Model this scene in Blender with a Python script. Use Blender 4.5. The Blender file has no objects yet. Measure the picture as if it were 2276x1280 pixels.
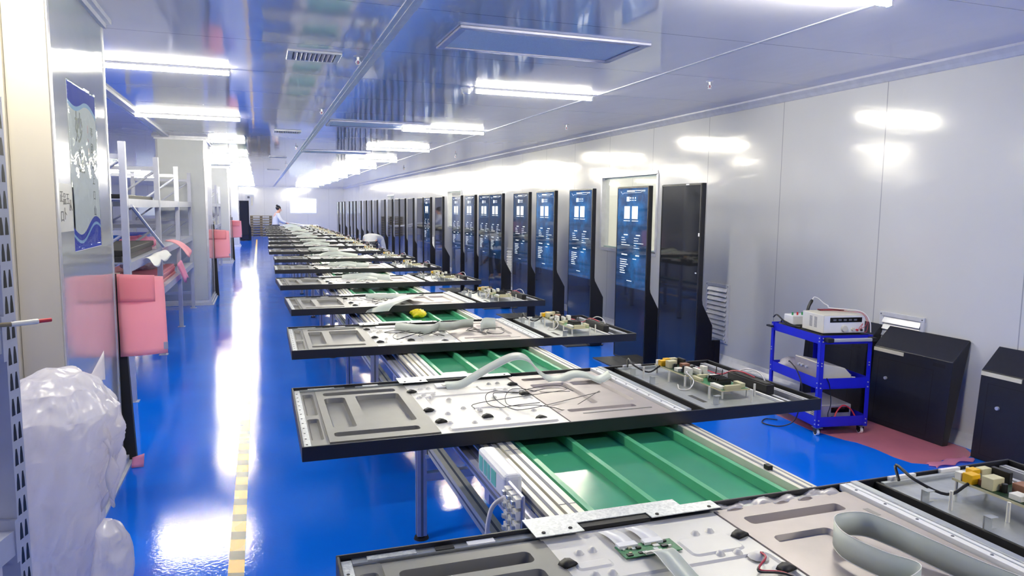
import bpy, math, random
from mathutils import Vector, Matrix
random.seed(7)
S = bpy.context.scene
COL = S.collection
# ------------------------------------------------------------------ camera
F_PX, YAW, PITCH, ROLL, EYE = 1604.2, math.radians(19.28), math.radians(6.26), math.radians(0.62), 1.65
def camera():
    cy, sy, cp, sp = math.cos(YAW), math.sin(YAW), math.cos(PITCH), math.sin(PITCH)
    f = Vector((sy*cp, cy*cp, -sp)); r = Vector((cy, -sy, 0)); u = r.cross(f)
    cr, sr = math.cos(ROLL), math.sin(ROLL)
    r2 = cr*r + sr*u; u2 = -sr*r + cr*u
    cd = bpy.data.cameras.new('camera'); cd.sensor_width = 36; cd.lens = F_PX/2276*36
    cd.clip_start = .05; cd.clip_end = 200
    c = bpy.data.objects.new('camera', cd); COL.objects.link(c)
    m = Matrix((( r2.x, u2.x, -f.x, 0), (r2.y, u2.y, -f.y, 0), (r2.z, u2.z, -f.z, EYE), (0, 0, 0, 1)))
    c.matrix_world = m; S.camera = c
camera()
# ------------------------------------------------------------------ world, exposure
w = bpy.data.worlds.new('world'); S.world = w; w.use_nodes = True
w.node_tree.nodes['Background'].inputs[0].default_value = (.75, .8, 1, 1)
w.node_tree.nodes['Background'].inputs[1].default_value = .6
S.view_settings.view_transform = 'Standard'; S.view_settings.look = 'None'
S.view_settings.exposure = 0.0; S.view_settings.gamma = 1; S.view_settings.use_curve_mapping = False
TUBE = 255.0
S.cycles.max_bounces = 8; S.cycles.diffuse_bounces = 5; S.cycles.glossy_bounces = 5
S.cycles.sample_clamp_indirect = 6; S.cycles.caustics_reflective = False; S.cycles.caustics_refractive = False
S.cycles.use_denoising = True

# ------------------------------------------------------------------ materials
def lin(h):
    h = h.lstrip('#'); o = []
    for i in (0, 2, 4):
        c = int(h[i:i+2], 16)/255
        o.append(c/12.92 if c <= .04045 else ((c+.055)/1.055)**2.4)
    return (*o, 1)
class MT:
    def __init__(s, name):
        s.m = bpy.data.materials.new(name); s.m.use_nodes = True
        s.t = s.m.node_tree; s.n = s.t.nodes; s.b = s.n['Principled BSDF']; s.out = s.n['Material Output']
    def set(s, **k):
        for a, v in k.items():
            s.b.inputs[{'col':'Base Color','rough':'Roughness','metal':'Metallic','spec':'Specular IOR Level','coat':'Coat Weight','coatr':'Coat Roughness',
                        'em':'Emission Color','ems':'Emission Strength','alpha':'Alpha','trans':'Transmission Weight','ior':'IOR','aniso':'Anisotropic','sub':'Subsurface Weight','sheen':'Sheen Weight'}[a]].default_value = v
        return s
    def node(s, t, **k):
        n = s.n.new(t)
        for a, v in k.items(): setattr(n, a, v)
        return n
    def link(s, a, b): s.t.links.new(a, b)
    def coord(s, kind='Object', scale=(1,1,1)):
        c = s.node('ShaderNodeTexCoord'); m = s.node('ShaderNodeMapping'); m.inputs['Scale'].default_value = scale
        s.link(c.outputs[kind], m.inputs[0]); return m.outputs[0]
    def noise(s, scale=5, detail=3, vec=None, rough=.5):
        n = s.node('ShaderNodeTexNoise'); n.inputs['Scale'].default_value = scale; n.inputs['Detail'].default_value = detail; n.inputs['Roughness'].default_value = rough
        if vec is not None: s.link(vec, n.inputs['Vector'])
        return n.outputs['Fac']
    def ramp(s, fac, stops, const=False):
        r = s.node('ShaderNodeValToRGB')
        if const: r.color_ramp.interpolation = 'CONSTANT'
        e = r.color_ramp.elements
        while len(e) < len(stops): e.new(.5)
        for i, (p, c) in enumerate(stops): e[i].position = p; e[i].color = c
        s.link(fac, r.inputs[0]); return r.outputs[0]
    def bump(s, fac, strength=.2, dist=.01, normal=None):
        b = s.node('ShaderNodeBump'); b.inputs['Strength'].default_value = strength; b.inputs['Distance'].default_value = dist
        s.link(fac, b.inputs['Height'])
        if normal is not None: s.link(normal, b.inputs['Normal'])
        s.link(b.outputs[0], s.b.inputs['Normal']); return b.outputs[0]
    def math(s, op, a, b=None):
        n = s.node('ShaderNodeMath', operation=op)
        for i, x in enumerate((a, b)):
            if x is None: continue
            if isinstance(x, (int, float)): n.inputs[i].default_value = x
            else: s.link(x, n.inputs[i])
        return n.outputs[0]
    def color(s, sock): s.link(sock, s.b.inputs['Base Color'])
    def rough(s, sock): s.link(sock, s.b.inputs['Roughness'])
def simple(name, col, rough=.5, metal=0, nz=.06, nscale=14, bump=0, bscale=60, **k):
    t = MT(name); c = lin(col); t.set(col=c, rough=rough, metal=metal, **k)
    v = t.coord()
    if nz:
        a = tuple(max(0, x*(1-nz)) for x in c[:3])+(1,); b = tuple(min(1, x*(1+nz)) for x in c[:3])+(1,)
        t.color(t.ramp(t.noise(nscale, 4, v), [(.3, a), (.7, b)]))
    if bump: t.bump(t.noise(bscale, 3, v), bump, .002)
    return t.m
def seams(t, axis_vals, vec):
    """dark panel joints every `step` along an axis: list of (axis, step, offset, half width)"""
    sep = t.node('ShaderNodeSeparateXYZ'); t.link(vec, sep.inputs[0]); tot = None
    for ax, step, off, hw in axis_vals:
        a = t.math('SUBTRACT', sep.outputs[ax], off)
        a = t.math('DIVIDE', a, step); a = t.math('FRACT', a); a = t.math('SUBTRACT', a, .5); a = t.math('ABSOLUTE', a)
        a = t.math('GREATER_THAN', a, .5-hw/step)
        tot = a if tot is None else t.math('MAXIMUM', tot, a)
    return tot
def mix_color(t, fac, c1, c2):
    m = t.node('ShaderNodeMix', data_type='RGBA'); t.link(fac, m.inputs[0])
    for i, c in ((6, c1), (7, c2)):
        if isinstance(c, tuple): m.inputs[i].default_value = c
        else: t.link(c, m.inputs[i])
    return m.outputs[2]
def floor_mat():
    t = MT('blue epoxy floor'); t.set(rough=.1, spec=.5, ior=1.37)
    v = t.coord()
    t.color(t.ramp(t.noise(.9, 4, v), [(.3, (.001, .14, .80, 1)), (.7, (.003, .17, .92, 1))]))
    t.rough(t.ramp(t.noise(1.7, 3, v), [(.3, (.07,)*3+(1,)), (.75, (.13,)*3+(1,))]))
    a = t.bump(t.noise(60, 2, v), .14, .004); t.bump(t.noise(3.2, 2, v), .05, .012, a)
    return t.m
def wall_mat(name='white wall panel', axis=1, step=1.21, off=4.57):
    t = MT(name); t.set(rough=.125, spec=.32, coat=.06, coatr=.1)
    v = t.coord(); s = seams(t, [(axis, step, off, .004)], v)
    base = t.ramp(t.noise(1.2, 3, v), [(.3, (.68, .68, .675, 1)), (.7, (.72, .72, .71, 1))])
    t.color(mix_color(t, s, base, (.38, .39, .42, 1)))
    a = t.bump(t.noise(1.6, 3, t.coord('Object', (1, 1, 3))), .10, .03)
    return t.m
def ceil_mat():
    t = MT('glossy ceiling panel'); t.set(rough=.07, spec=.5, coat=.4, coatr=.05)
    v = t.coord(); s = seams(t, [(1, 1.18, 5.31, .004)], v)
    base = t.ramp(t.noise(.8, 3, v), [(.3, (.74, .735, .82, 1)), (.7, (.79, .785, .86, 1))])
    t.color(mix_color(t, s, base, (.25, .26, .32, 1)))
    vm = t.coord('Object', (1.6, .5, 1)); b = t.bump(t.noise(2.0, 2, vm), .07, .03)
    t.link(b, t.b.inputs['Coat Normal'])
    return t.m
def galv_mat():
    t = MT('galvanized steel'); t.set(metal=.5, rough=.38)
    v = t.coord(); n = t.node('ShaderNodeTexVoronoi'); n.inputs['Scale'].default_value = 170; t.link(v, n.inputs[0])
    t.color(t.ramp(n.outputs['Color'], [(.2, lin('#c2c6c8')), (.8, lin('#dfe2e2'))]))
    t.rough(t.ramp(n.outputs['Color'], [(.2, (.34,)*3+(1,)), (.8, (.46,)*3+(1,))]))
    return t.m
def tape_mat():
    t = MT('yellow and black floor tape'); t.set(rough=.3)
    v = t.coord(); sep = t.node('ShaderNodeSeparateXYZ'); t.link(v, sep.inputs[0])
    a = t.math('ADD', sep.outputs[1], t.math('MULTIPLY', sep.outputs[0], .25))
    a = t.math('FRACT', t.math('DIVIDE', a, .22)); a = t.math('GREATER_THAN', a, .58); a = t.math('MULTIPLY', a, t.math('LESS_THAN', t.math('ADD', sep.outputs[1], t.math('MULTIPLY', t.noise(2.5, 2, v), .8)), 6.0))  # dark bars dropped farther along: distant glare on the tape put into its colour
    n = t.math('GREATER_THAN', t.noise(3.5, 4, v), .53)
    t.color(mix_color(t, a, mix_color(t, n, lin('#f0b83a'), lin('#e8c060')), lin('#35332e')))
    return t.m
def belt_mat():
    t = MT('green conveyor belt'); t.set(rough=.2, spec=.5)
    v = t.coord(); vb = t.coord('Object', (60, 240, 60))
    t.color(t.ramp(t.noise(3, 5, v), [(.3, lin('#3d9670')), (.7, lin('#46a67e'))]))
    t.rough(t.ramp(t.noise(6, 4, v), [(.3, (.13,)*3+(1,)), (.7, (.28,)*3+(1,))]))
    t.bump(t.noise(3, 2, vb), .05, .001)
    return t.m
def screen_mat(name, lit, ems=.6):
    t = MT(name); t.set(rough=.04, spec=.9)
    v = t.coord()
    t.color(t.ramp(t.noise(2, 2, v), [(.3, (.012, .013, .016, 1)), (.7, (.016, .017, .02, 1))]))
    if lit:
        n = t.noise(2.1, 5, v, .6)
        c = t.ramp(n, [(.30, (.012, .028, .08, 1)), (.5, (.02, .10, .28, 1)), (.62, (.02, .26, .72, 1)), (.75, (.03, .16, .45, 1))])
        t.link(c, t.b.inputs['Emission Color']); t.set(ems=ems)
    return t.m
def glass_mat():
    t = MT('window glass')
    tr = t.node('ShaderNodeBsdfTransparent'); gl = t.node('ShaderNodeBsdfGlossy'); gl.inputs['Roughness'].default_value = .03
    lw = t.node('ShaderNodeLayerWeight'); tr.inputs[0].default_value = (.95, .97, .965, 1)
    fr = t.math('ADD', t.math('MULTIPLY', t.math('POWER', lw.outputs['Facing'], 5), .9), .04)
    mx = t.node('ShaderNodeMixShader'); t.link(fr, mx.inputs[0]); t.link(tr.outputs[0], mx.inputs[1]); t.link(gl.outputs[0], mx.inputs[2])
    t.link(mx.outputs[0], t.out.inputs[0]); return t.m
def film_mat(name, col, trans=.5, rough=.2):
    t = MT(name); t.set(col=col, rough=rough, spec=.6, coat=.5, coatr=.15); v = t.coord()
    n1 = t.coord('Object', (1, 1, .85))
    def rg(sc, vec, d):
        n = t.node('ShaderNodeTexNoise'); n.noise_type = 'RIDGED_MULTIFRACTAL'; n.inputs['Scale'].default_value = sc; n.inputs['Detail'].default_value = d; n.inputs['Distortion'].default_value = 1.1; t.link(vec, n.inputs['Vector']); return n.outputs['Fac']
    a = t.bump(rg(4.2, n1, 4), .7, .03); t.bump(rg(16, v, 5), .8, .008, a)
    tl = t.node('ShaderNodeBsdfTranslucent'); tl.inputs[0].default_value = col
    mx = t.node('ShaderNodeMixShader'); mx.inputs[0].default_value = trans
    t.link(t.b.outputs[0], mx.inputs[1]); t.link(tl.outputs[0], mx.inputs[2]); t.link(mx.outputs[0], t.out.inputs[0])
    return t.m
def foam_mat(name, col, tr):
    t = MT(name); c = lin(col); t.set(col=c, rough=.6, spec=.3); v = t.coord()
    t.color(t.ramp(t.noise(4, 4, v), [(.3, tuple(x*.95 for x in c[:3])+(1,)), (.7, tuple(min(1, x*1.05) for x in c[:3])+(1,))]))
    tl = t.node('ShaderNodeBsdfTranslucent'); tl.inputs[0].default_value = c; mx = t.node('ShaderNodeMixShader'); mx.inputs[0].default_value = tr
    t.link(t.b.outputs[0], mx.inputs[1]); t.link(tl.outputs[0], mx.inputs[2]); t.link(mx.outputs[0], t.out.inputs[0]); return t.m
def emis(name, col, s):
    t = MT(name); t.set(col=(.8, .8, .8, 1), em=col, ems=s); return t.m
def steel_mat():
    t = MT('polished grey steel cladding'); t.set(metal=.45, rough=.1, spec=.5)
    v = t.coord('Object', (1, 1, 60)); v2 = t.coord()
    t.color(t.ramp(t.noise(1.5, 3, v2), [(.3, (.62, .63, .66, 1)), (.7, (.68, .69, .71, 1))]))
    a = t.bump(t.noise(1.2, 2, t.coord('Object', (3, 3, 9))), .05, .02); return t.m
def post_mat():
    """grey-blue painted rack steel"""
    return simple('pale blue grey rack paint', '#b3b6c6', .38, 0, .04)
M = dict(
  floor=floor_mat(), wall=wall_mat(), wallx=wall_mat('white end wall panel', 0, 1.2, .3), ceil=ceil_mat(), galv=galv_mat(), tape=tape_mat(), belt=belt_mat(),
  screen=screen_mat('dark display glass', False), screen_lit=screen_mat('lit display picture', True), screen_dim=screen_mat('dim display picture', True, .2), glowd=emis('dim screen white', (.8, .93, 1, 1), .42), glass=glass_mat(), steel=steel_mat(), rack=post_mat(),
  ridge=simple('green belt guide', '#52b282', .35), alu=simple('anodised aluminium', '#d5d6dc', .3, .55), alud=simple('lavender grey aluminium', '#b7b9cf', .32, .45),
  alud2=simple('aluminium slot shadow grey', '#70737f', .5, .3), cream=simple('cream aluminium cap', '#e6e2d2', .35, .15),
  black=simple('black painted frame', '#17181f', .38), matte=simple('matte black', '#0e0f14', .6), kiosk=simple('black kiosk paint', '#14151c', .33, 0, .1),
  cover=simple('satin black powder coat', '#1d1e26', .36, 0, .12, 40, .05, 400), base=simple('dark grey base plate paint', '#3c3d42', .4),
  grey=simple('dark grey stamped steel', '#83827f', .42, .35, .05), mauve=simple('warm grey stamped steel', '#a8a09f', .42, .3, .05),
  white=simple('white painted stamped steel', '#dcdad6', .4, .05, .03), bright=simple('bright white plastic', '#eeeef0', .35, 0, .02),
  trimw=simple('white trim', '#d9dae0', .3, .1), greyclad=simple('smooth grey column board', '#bfc2c4', .5, 0, .03, 3), cladding=simple('cream column board', '#ada79c', .45, 0, .03, 3), rubber=simple('black rubber', '#101114', .6),
  pcb=simple('green circuit board', '#2f7a4c', .4, 0, .35, 120), pcbb=simple('dark green circuit board', '#23402c', .45, 0, .3, 120), tan=simple('tan board edge', '#c9c3a0', .5, 0, .1),
  yellow=simple('yellow plastic', '#e7b319', .4), yellowbag=simple('yellow film', '#f2dc2a', .35, 0, .15, 20), copper=simple('copper brown part', '#8a5f4a', .5), comp=simple('black component', '#16161a', .4),
  whitec=simple('white connector nylon', '#e8e6de', .45), beige=simple('beige instrument case', '#d8d4c6', .45, 0, .03), blue=simple('royal blue cart enamel', '#1a20c4', .33, 0, .05),
  chrome=simple('chrome', '#d8d8dc', .3, .45, 0), pink=foam_mat('pink antistatic foam', '#ffc6cf', .55), pinkf=simple('thin pink film', '#c9798a', .3, 0, .08, 5, .15, 8), pinkh=foam_mat('bright pink film', '#ffb8d6', .5),
  thinfilm=glass_mat(), ribbon=simple('pale grey ribbon cable', '#c3cbc4', .42, 0, .03), ribbone=simple('white ribbon edge', '#eef0ec', .4, 0, 0), wire=simple('black wire', '#15151a', .45, 0, 0), wirer=simple('red wire', '#b8344a', .45, 0, 0), wirew=simple('white wire', '#e6e2e4', .4, 0, 0),
  film=film_mat('crumpled clear plastic film', (.96, .93, .94, 1), .6), foamw=simple('cream foam strip', '#e2dcc2', .7), red=simple('red plastic', '#c8323e', .4), green=simple('green plastic', '#2f9a5a', .4), aqua=simple('aqua label', '#6fc9b4', .4),
  lcd=simple('dark meter window', '#0d0f12', .15), tube=emis('fluorescent tube glow', (1, .945, .76, 1), TUBE), glow=emis('screen white', (.8, .93, 1, 1), .75), glowr=emis('screen icon blue', (.2, .5, .9, 1), .6),
  navy=simple('poster blue', '#2a3fb4', .7, spec=.08), sky=simple('poster light blue', '#8fb4e0', .6, spec=.1), paper=simple('poster paper', '#d5d6d8', .6, 0, .02, spec=.1), ink=simple('black ink', '#26262c', .5, 0, 0), note=simple('grey note paper', '#c4c3bf', .5, 0, .03),
  coat=simple('white work coat', '#dfe0e4', .8, 0, .04), skin=simple('skin', '#d9a58b', .55, 0, .03), hair=simple('black hair', '#1c1a1c', .5), trousers=simple('dark trousers', '#3a3d4a', .8),
  carton=simple('brown carton', '#8e8268', .7, 0, .12), carton2=simple('dark pallet wood', '#5c5140', .8, 0, .2), bluebox=simple('blue plastic crate', '#1c5cc0', .4), dgrey=simple('vent shadow grey', '#5c5f68', .6),
  grille=simple('perforated grey grille', '#eef0f4', .45, .3, .1, 200), teal=simple('pale teal frame', '#a9c2c4', .4), silver=simple('silver strip', '#c9cdce', .28, .7, .05, 60))
# ------------------------------------------------------------------ mesh helpers
class MB:
    def __init__(s): s.v = []; s.f = []; s.mi = []; s.sm = []; s.mats = []
    def m(s, k):
        mm = M[k] if isinstance(k, str) else k
        if mm not in s.mats: s.mats.append(mm)
        return s.mats.index(mm)
    def add(s, vs, fs, mat, smooth=False, T=None):
        o = len(s.v); i = s.m(mat)
        s.v += [(T @ Vector(p))[:] if T is not None else tuple(p) for p in vs]
        for q in fs: s.f.append([o+a for a in q]); s.mi.append(i); s.sm.append(smooth)
        return s
    def bx(s, x0, x1, y0, y1, z0, z1, mat, T=None):
        vs = [(x, y, z) for z in (z0, z1) for y in (y0, y1) for x in (x0, x1)]
        return s.add(vs, [(0,2,3,1), (4,5,7,6), (0,1,5,4), (2,6,7,3), (0,4,6,2), (1,3,7,5)], mat, False, T)
    def prism(s, poly, a, b, axis, mat, smooth=False, T=None):
        n = len(poly); put = {0: lambda p, t: (t, p[0], p[1]), 1: lambda p, t: (p[0], t, p[1]), 2: lambda p, t: (p[0], p[1], t)}[axis]
        vs = [put(p, a) for p in poly]+[put(p, b) for p in poly]
        fs = [tuple(range(n))[::-1], tuple(range(n, 2*n))]+[(i, (i+1) % n, n+(i+1) % n, n+i) for i in range(n)]
        return s.add(vs, fs, mat, smooth, T)
    def cyl(s, p0, p1, r0, r1=None, n=10, mat='alu', smooth=True):
        return s.tube([p0, p1], [r0, r0 if r1 is None else r1], n, mat, smooth)
    def tube(s, pts, r, n=6, mat='wire', smooth=True):
        pts = [Vector(p) for p in pts]; rs = r if isinstance(r, (list, tuple)) else [r]*len(pts)
        vs = []; fs = []; up = None
        for i, p in enumerate(pts):
            d = (pts[min(i+1, len(pts)-1)]-pts[max(i-1, 0)]).normalized()
            if up is None: up = d.orthogonal().normalized()
            else:
                up = up-d*up.dot(d)
                up = up.normalized() if up.length > 1e-5 else d.orthogonal().normalized()
            b = d.cross(up)
            for k in range(n):
                a = 2*math.pi*k/n; vs.append(p+rs[i]*(math.cos(a)*up+math.sin(a)*b))
        for i in range(len(pts)-1):
            for k in range(n): fs.append((i*n+k, i*n+(k+1) % n, (i+1)*n+(k+1) % n, (i+1)*n+k))
        s.add(vs, fs, mat, smooth); s.add(vs[:n], [tuple(range(n))[::-1]], mat); s.add(vs[-n:], [tuple(range(n))], mat); return s
    def ribbon(s, pts, wd, wid, mat, edge=None, t=.0012):
        """flat strip following pts, width vectors wd, real thickness"""
        pts = [Vector(p) for p in pts]; wd = [Vector(wd)]*len(pts) if not isinstance(wd, list) else [Vector(x) for x in wd]
        strips = [(-.5, .5, mat)] if not edge else [(-.5, -.47, edge), (-.47, .47, mat), (.47, .5, edge)]
        for a, b, mm in strips:
            vs = []; fs = []
            for i, p in enumerate(pts):
                d = (pts[min(i+1, len(pts)-1)]-pts[max(i-1, 0)]).normalized(); wv = wd[i].normalized(); nn = d.cross(wv).normalized()*t/2
                for q, sg in ((a, 1), (b, 1), (b, -1), (a, -1)): vs.append(p+wv*wid*q+nn*sg)
            for i in range(len(pts)-1):
                o = i*4
                for k in range(4): fs.append((o+k, o+(k+1) % 4, o+4+(k+1) % 4, o+4+k))
            s.add(vs, fs, mm, True)
        return s
    def sheet(s, fn, nu, nv, mat, t=.004, smooth=True):
        """parametric sheet with thickness t along its normal"""
        P = [[Vector(fn(i/nu, j/nv)) for j in range(nv+1)] for i in range(nu+1)]; vs = []; fs = []
        for sg in (1, -1):
            for i in range(nu+1):
                for j in range(nv+1):
                    du = P[min(i+1, nu)][j]-P[max(i-1, 0)][j]; dv = P[i][min(j+1, nv)]-P[i][max(j-1, 0)]
                    n = du.cross(dv); n = n.normalized() if n.length > 1e-9 else Vector((0, 0, 1))
                    vs.append(P[i][j]+n*t/2*sg)
        k = nv+1; N = (nu+1)*k
        for i in range(nu):
            for j in range(nv):
                a = i*k+j; fs.append((a, a+k, a+k+1, a+1)); fs.append((N+a, N+a+1, N+a+k+1, N+a+k))
        for i in range(nu):
            a = i*k; fs.append((a, N+a, N+a+k, a+k)); a = i*k+nv; fs.append((a, a+k, N+a+k, N+a))
        for j in range(nv):
            a = j; fs.append((a, a+1, N+a+1, N+a)); a = nu*k+j; fs.append((a, N+a, N+a+1, a+1))
        return s.add(vs, fs, mat, smooth)
    def blob(s, c, r, mat, n=10, wob=.15, seed=0, T=None):
        rnd = random.Random(seed); vs = []; fs = []
        for i in range(n+1):
            th = math.pi*i/n
            for k in range(2*n):
                ph = math.pi*k/n; q = 1+wob*(rnd.random()-.5)*2
                vs.append((c[0]+r[0]*q*math.sin(th)*math.cos(ph), c[1]+r[1]*q*math.sin(th)*math.sin(ph), c[2]+r[2]*q*math.cos(th)))
        for i in range(n):
            for k in range(2*n): fs.append((i*2*n+k, (i+1)*2*n+k, (i+1)*2*n+(k+1) % (2*n), i*2*n+(k+1) % (2*n)))
        return s.add(vs, fs, mat, True, T)
    def build(s, name, parent=None, loc=None, bevel=0, seg=1):
        me = bpy.data.meshes.new(name); me.from_pydata([tuple(p) for p in s.v], [], s.f); me.update()
        for mm in s.mats: me.materials.append(mm)
        me.polygons.foreach_set('material_index', s.mi); me.polygons.foreach_set('use_smooth', s.sm); me.update()
        o = bpy.data.objects.new(name, me); COL.objects.link(o)
        if parent is not None: o.parent = parent
        if loc is not None: o.location = loc
        if bevel:
            b = o.modifiers.new('bevel', 'BEVEL'); b.width = bevel; b.segments = seg; b.limit_method = 'ANGLE'
        return o
def empty(name, loc, rz=0, label=None, cat=None, group=None):
    o = bpy.data.objects.new(name, None); COL.objects.link(o); o.location = loc; o.rotation_euler = (0, 0, rz); o.empty_display_size = .1
    tag(o, label, cat, group); return o
def tag(o, label=None, cat=None, group=None, kind=None):
    for k, v in (('label', label), ('category', cat), ('group', group), ('kind', kind)):
        if v: o[k] = v
    return o
KIDS = {}
def kids(o): return [c for c in bpy.data.objects if c.parent == o]
def copy_tree(o, parent=None, skip=()):
    c = o.copy(); COL.objects.link(c)
    if parent is not None: c.parent = parent
    for ch in kids(o):
        if ch.name.split('.')[0] not in skip: copy_tree(ch, c, skip)
    return c
def cr(pts, n=6):
    """smooth curve through points"""
    P = [Vector(p) for p in pts]; P = [2*P[0]-P[1]]+P+[2*P[-1]-P[-2]]; out = []
    for i in range(1, len(P)-2):
        for k in range(n):
            t = k/n; a, b, c, d = P[i-1], P[i], P[i+1], P[i+2]
            out.append(.5*((2*b)+(c-a)*t+(2*a-5*b+4*c-d)*t*t+(3*b-a-3*c+d)*t**3))
    out.append(P[-2]); return out
ORD = 'first second third fourth fifth sixth seventh eighth ninth tenth eleventh twelfth thirteenth fourteenth fifteenth sixteenth seventeenth eighteenth nineteenth twentieth twenty-first twenty-second twenty-third twenty-fourth twenty-fifth twenty-sixth twenty-seventh twenty-eighth'.split()
def struct(o, label=None): tag(o, label, None, None, 'structure'); return o
# ================================================================== the room
XR, XL, YF, YB, ZC = 4.75, -8.0, 44.0, -4.0, 2.76
struct(MB().bx(XL-.2, 7.3, YB-.2, 48.2, -.12, 0, 'floor').build('floor'))
struct(MB().bx(XL-.2, XR+.1, YB-.2, YF+.1, ZC, ZC+.1, 'ceil').build('ceiling'))
def wall_holes(name, axis, pos, thick, u0, u1, z0, z1, holes, mat):
    """wall with rectangular openings: axis 0 = plane of constant X (u is Y), 1 = constant Y (u is X)"""
    b = MB(); us = sorted({u0, u1, *[h[0] for h in holes], *[h[1] for h in holes]})
    for a, c in zip(us, us[1:]):
        hs = [h for h in holes if h[0] <= a+1e-6 and h[1] >= c-1e-6]
        spans = [(z0, z1)] if not hs else [(z0, hs[0][2]), (hs[0][3], z1)]
        for s0, s1 in spans:
            if axis == 0: b.bx(pos, pos+thick, a, c, s0, s1, mat)
            else: b.bx(a, c, pos, pos+thick, s0, s1, mat)
    return struct(b.build(name))
W = [(8.07, 9.62, 1.10, 2.115), (17.45, 18.82, 1.15, 2.09), (26.9, 28.4, 1.12, 2.10)]
wall_holes('wall_right', 0, XR, .1, YB, YF, 0, ZC, W, 'wall')
WF = [(-6.2, -5.3, 1.05, 2.05), (1.72, 3.19, 1.26, 2.13)]
wall_holes('wall_far', 1, YF, .1, XL, XR, 0, ZC, WF, 'wallx')
struct(MB().bx(XL-.1, XL, YB, YF, 0, ZC, 'wall').build('wall_left'))
struct(MB().bx(XL, XR, YB-.1, YB, 0, ZC, 'wallx').build('wall_back'))
# rooms seen through the panes
struct(MB().bx(7.1, 7.2, 4, 48, 0, ZC, 'wall').build('wall_corridor'))
struct(MB().bx(XL, 7.2, 48, 48.1, 0, ZC, 'wallx').build('wall_beyond'))
struct(MB().bx(XR+.1, 7.2, 4, 48.1, ZC, ZC+.1, 'ceil').bx(XL, XR+.1, YF+.1, 48.1, ZC, ZC+.1, 'ceil').build('ceiling_corridor'))
struct(MB().bx(XR+.1, 7.2, 3.9, 4, 0, ZC, 'wallx').build('wall_corridor_end'))
struct(MB().bx(XR+.1, 7.1, 4, 48, .001, .01, 'trimw').build('floor_corridor'))
def window(i, axis, pos, u0, u1, z0, z1, out):
    fw = .045
    def q(b, a, c, s0, s1, d0, d1, mat):
        if axis == 0: b.bx(pos+d0, pos+d1, a, c, s0, s1, mat)
        else: b.bx(a, c, pos+d0, pos+d1, s0, s1, mat)
    b = MB(); o = out
    for a, c, s0, s1 in ((u0-.02, u1+.02, z1-.01, z1+fw-.01), (u0-.02, u1+.02, z0-fw+.01, z0+.01), (u0-fw+.01, u0+.01, z0, z1), (u1-.01, u1+fw-.01, z0, z1)):
        q(b, a, c, s0, s1, -.012, .112, 'trimw')
    f = struct(b.build('window_%d' % i))
    g = MB(); q(g, u0, u1, z0, z1, .045, .053, 'glass'); g.build('glass', f)
    l = MB()
    for a, c, s0, s1 in ((u0+.012, u1-.012, z1-.03, z1-.012), (u0+.012, u1-.012, z0+.012, z0+.03)): q(l, a, c, s0, s1, .035, .063, 'teal')
    l.build('glazing_bead', f)
    if axis == 0:
        s = MB(); q(s, u0, u0+.34, z0+.005, z0+.02, -.02, .02, 'alud2'); s.build('sill', f)
for i, (a, c, s0, s1) in enumerate(W): window(i+1, 0, XR, a, c, s0, s1, 1)
for i, (a, c, s0, s1) in enumerate(WF): window(i+4, 1, YF, a, c, s0, s1, 1)
# trims: coves, ceiling joints
cv = [(XR, ZC-.075), (XR-.012, ZC-.07), (XR-.03, ZC-.045), (XR-.058, ZC-.016), (XR-.062, ZC), (XR, ZC)]
struct(MB().prism(cv, YB, YF, 1, 'trimw').build('trim_1'))
bs = [(XR, .09), (XR-.012, .088), (XR-.03, .05), (XR-.055, .012), (XR-.06, 0), (XR, 0)]
struct(MB().prism(bs, YB, YF, 1, 'trimw').build('baseboard_right'))
struct(MB().bx(XL, XR-.05, YF-.05, YF, ZC-.06, ZC, 'trimw').build('trim_2'))
struct(MB().bx(XL, XR-.05, YF-.03, YF, 0, .08, 'trimw').build('baseboard_far'))
struct(MB().bx(.775, .865, YB, YF, ZC-.007, ZC, 'trimw').bx(.81, .83, YB, YF, ZC-.012, ZC-.006, 'alu').build('trim_3'))
struct(MB().bx(3.132, 3.148, YB, YF, ZC-.006, ZC, 'trimw').build('trim_4'))
struct(MB().bx(-1.40, -1.33, 5.05, 12.85, ZC-.03, ZC, 'trimw').bx(-1.46, -1.43, 5.05, 12.85, ZC-.012, ZC, 'alu').build('trim_5'))
# floor tape
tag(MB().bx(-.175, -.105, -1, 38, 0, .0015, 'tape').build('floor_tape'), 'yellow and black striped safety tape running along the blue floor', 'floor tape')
# pillars
def pillar(x0, x1, y0, y1, clad=False):
    b = MB(); e = .012
    b.bx(x0, x1, y0, y1, 0, ZC, 'steel')
    b.bx(x1-.03, x1+.004, y0-.004, y0+.03, .06, ZC-.03, 'alu'); b.bx(x1-.03, x1+.004, y1-.03, y1+.004, .06, ZC-.03, 'alu')
    o = struct(b.build('pillar'))
    k = MB()
    for z0, z1, d in ((0, .012, .05), (.012, .05, .03), (.05, .085, .012), (ZC-.03, ZC, .045), (ZC-.06, ZC-.03, .02)): k.bx(x0-d, x1+d, y0-d, y1+d, z0, z1, 'trimw')
    k.build('trim', o)
    if not clad: MB().bx(x0+.03, x1-.035, y0-.008, y0, .09, ZC-.06, 'greyclad').build('cladding', o)
    if clad:
        c = MB(); c.bx(x0, x1-.165, y0-.045, y0, .09, ZC-.06, 'cladding'); c.bx(x1-.163, x1-.002, y0-.02, y0, .09, ZC-.06, 'cladding'); c.build('cladding', o)
    return o
pillar(-1.75, -.86, 3.77, 5.03, True)
PIL = [(-1.54, -.80, 12.95, 14.2), (-1.52, -.79, 22.2, 23.4), (-1.50, -.78, 31.2, 32.4)]
for p in PIL: pillar(*p)

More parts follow.
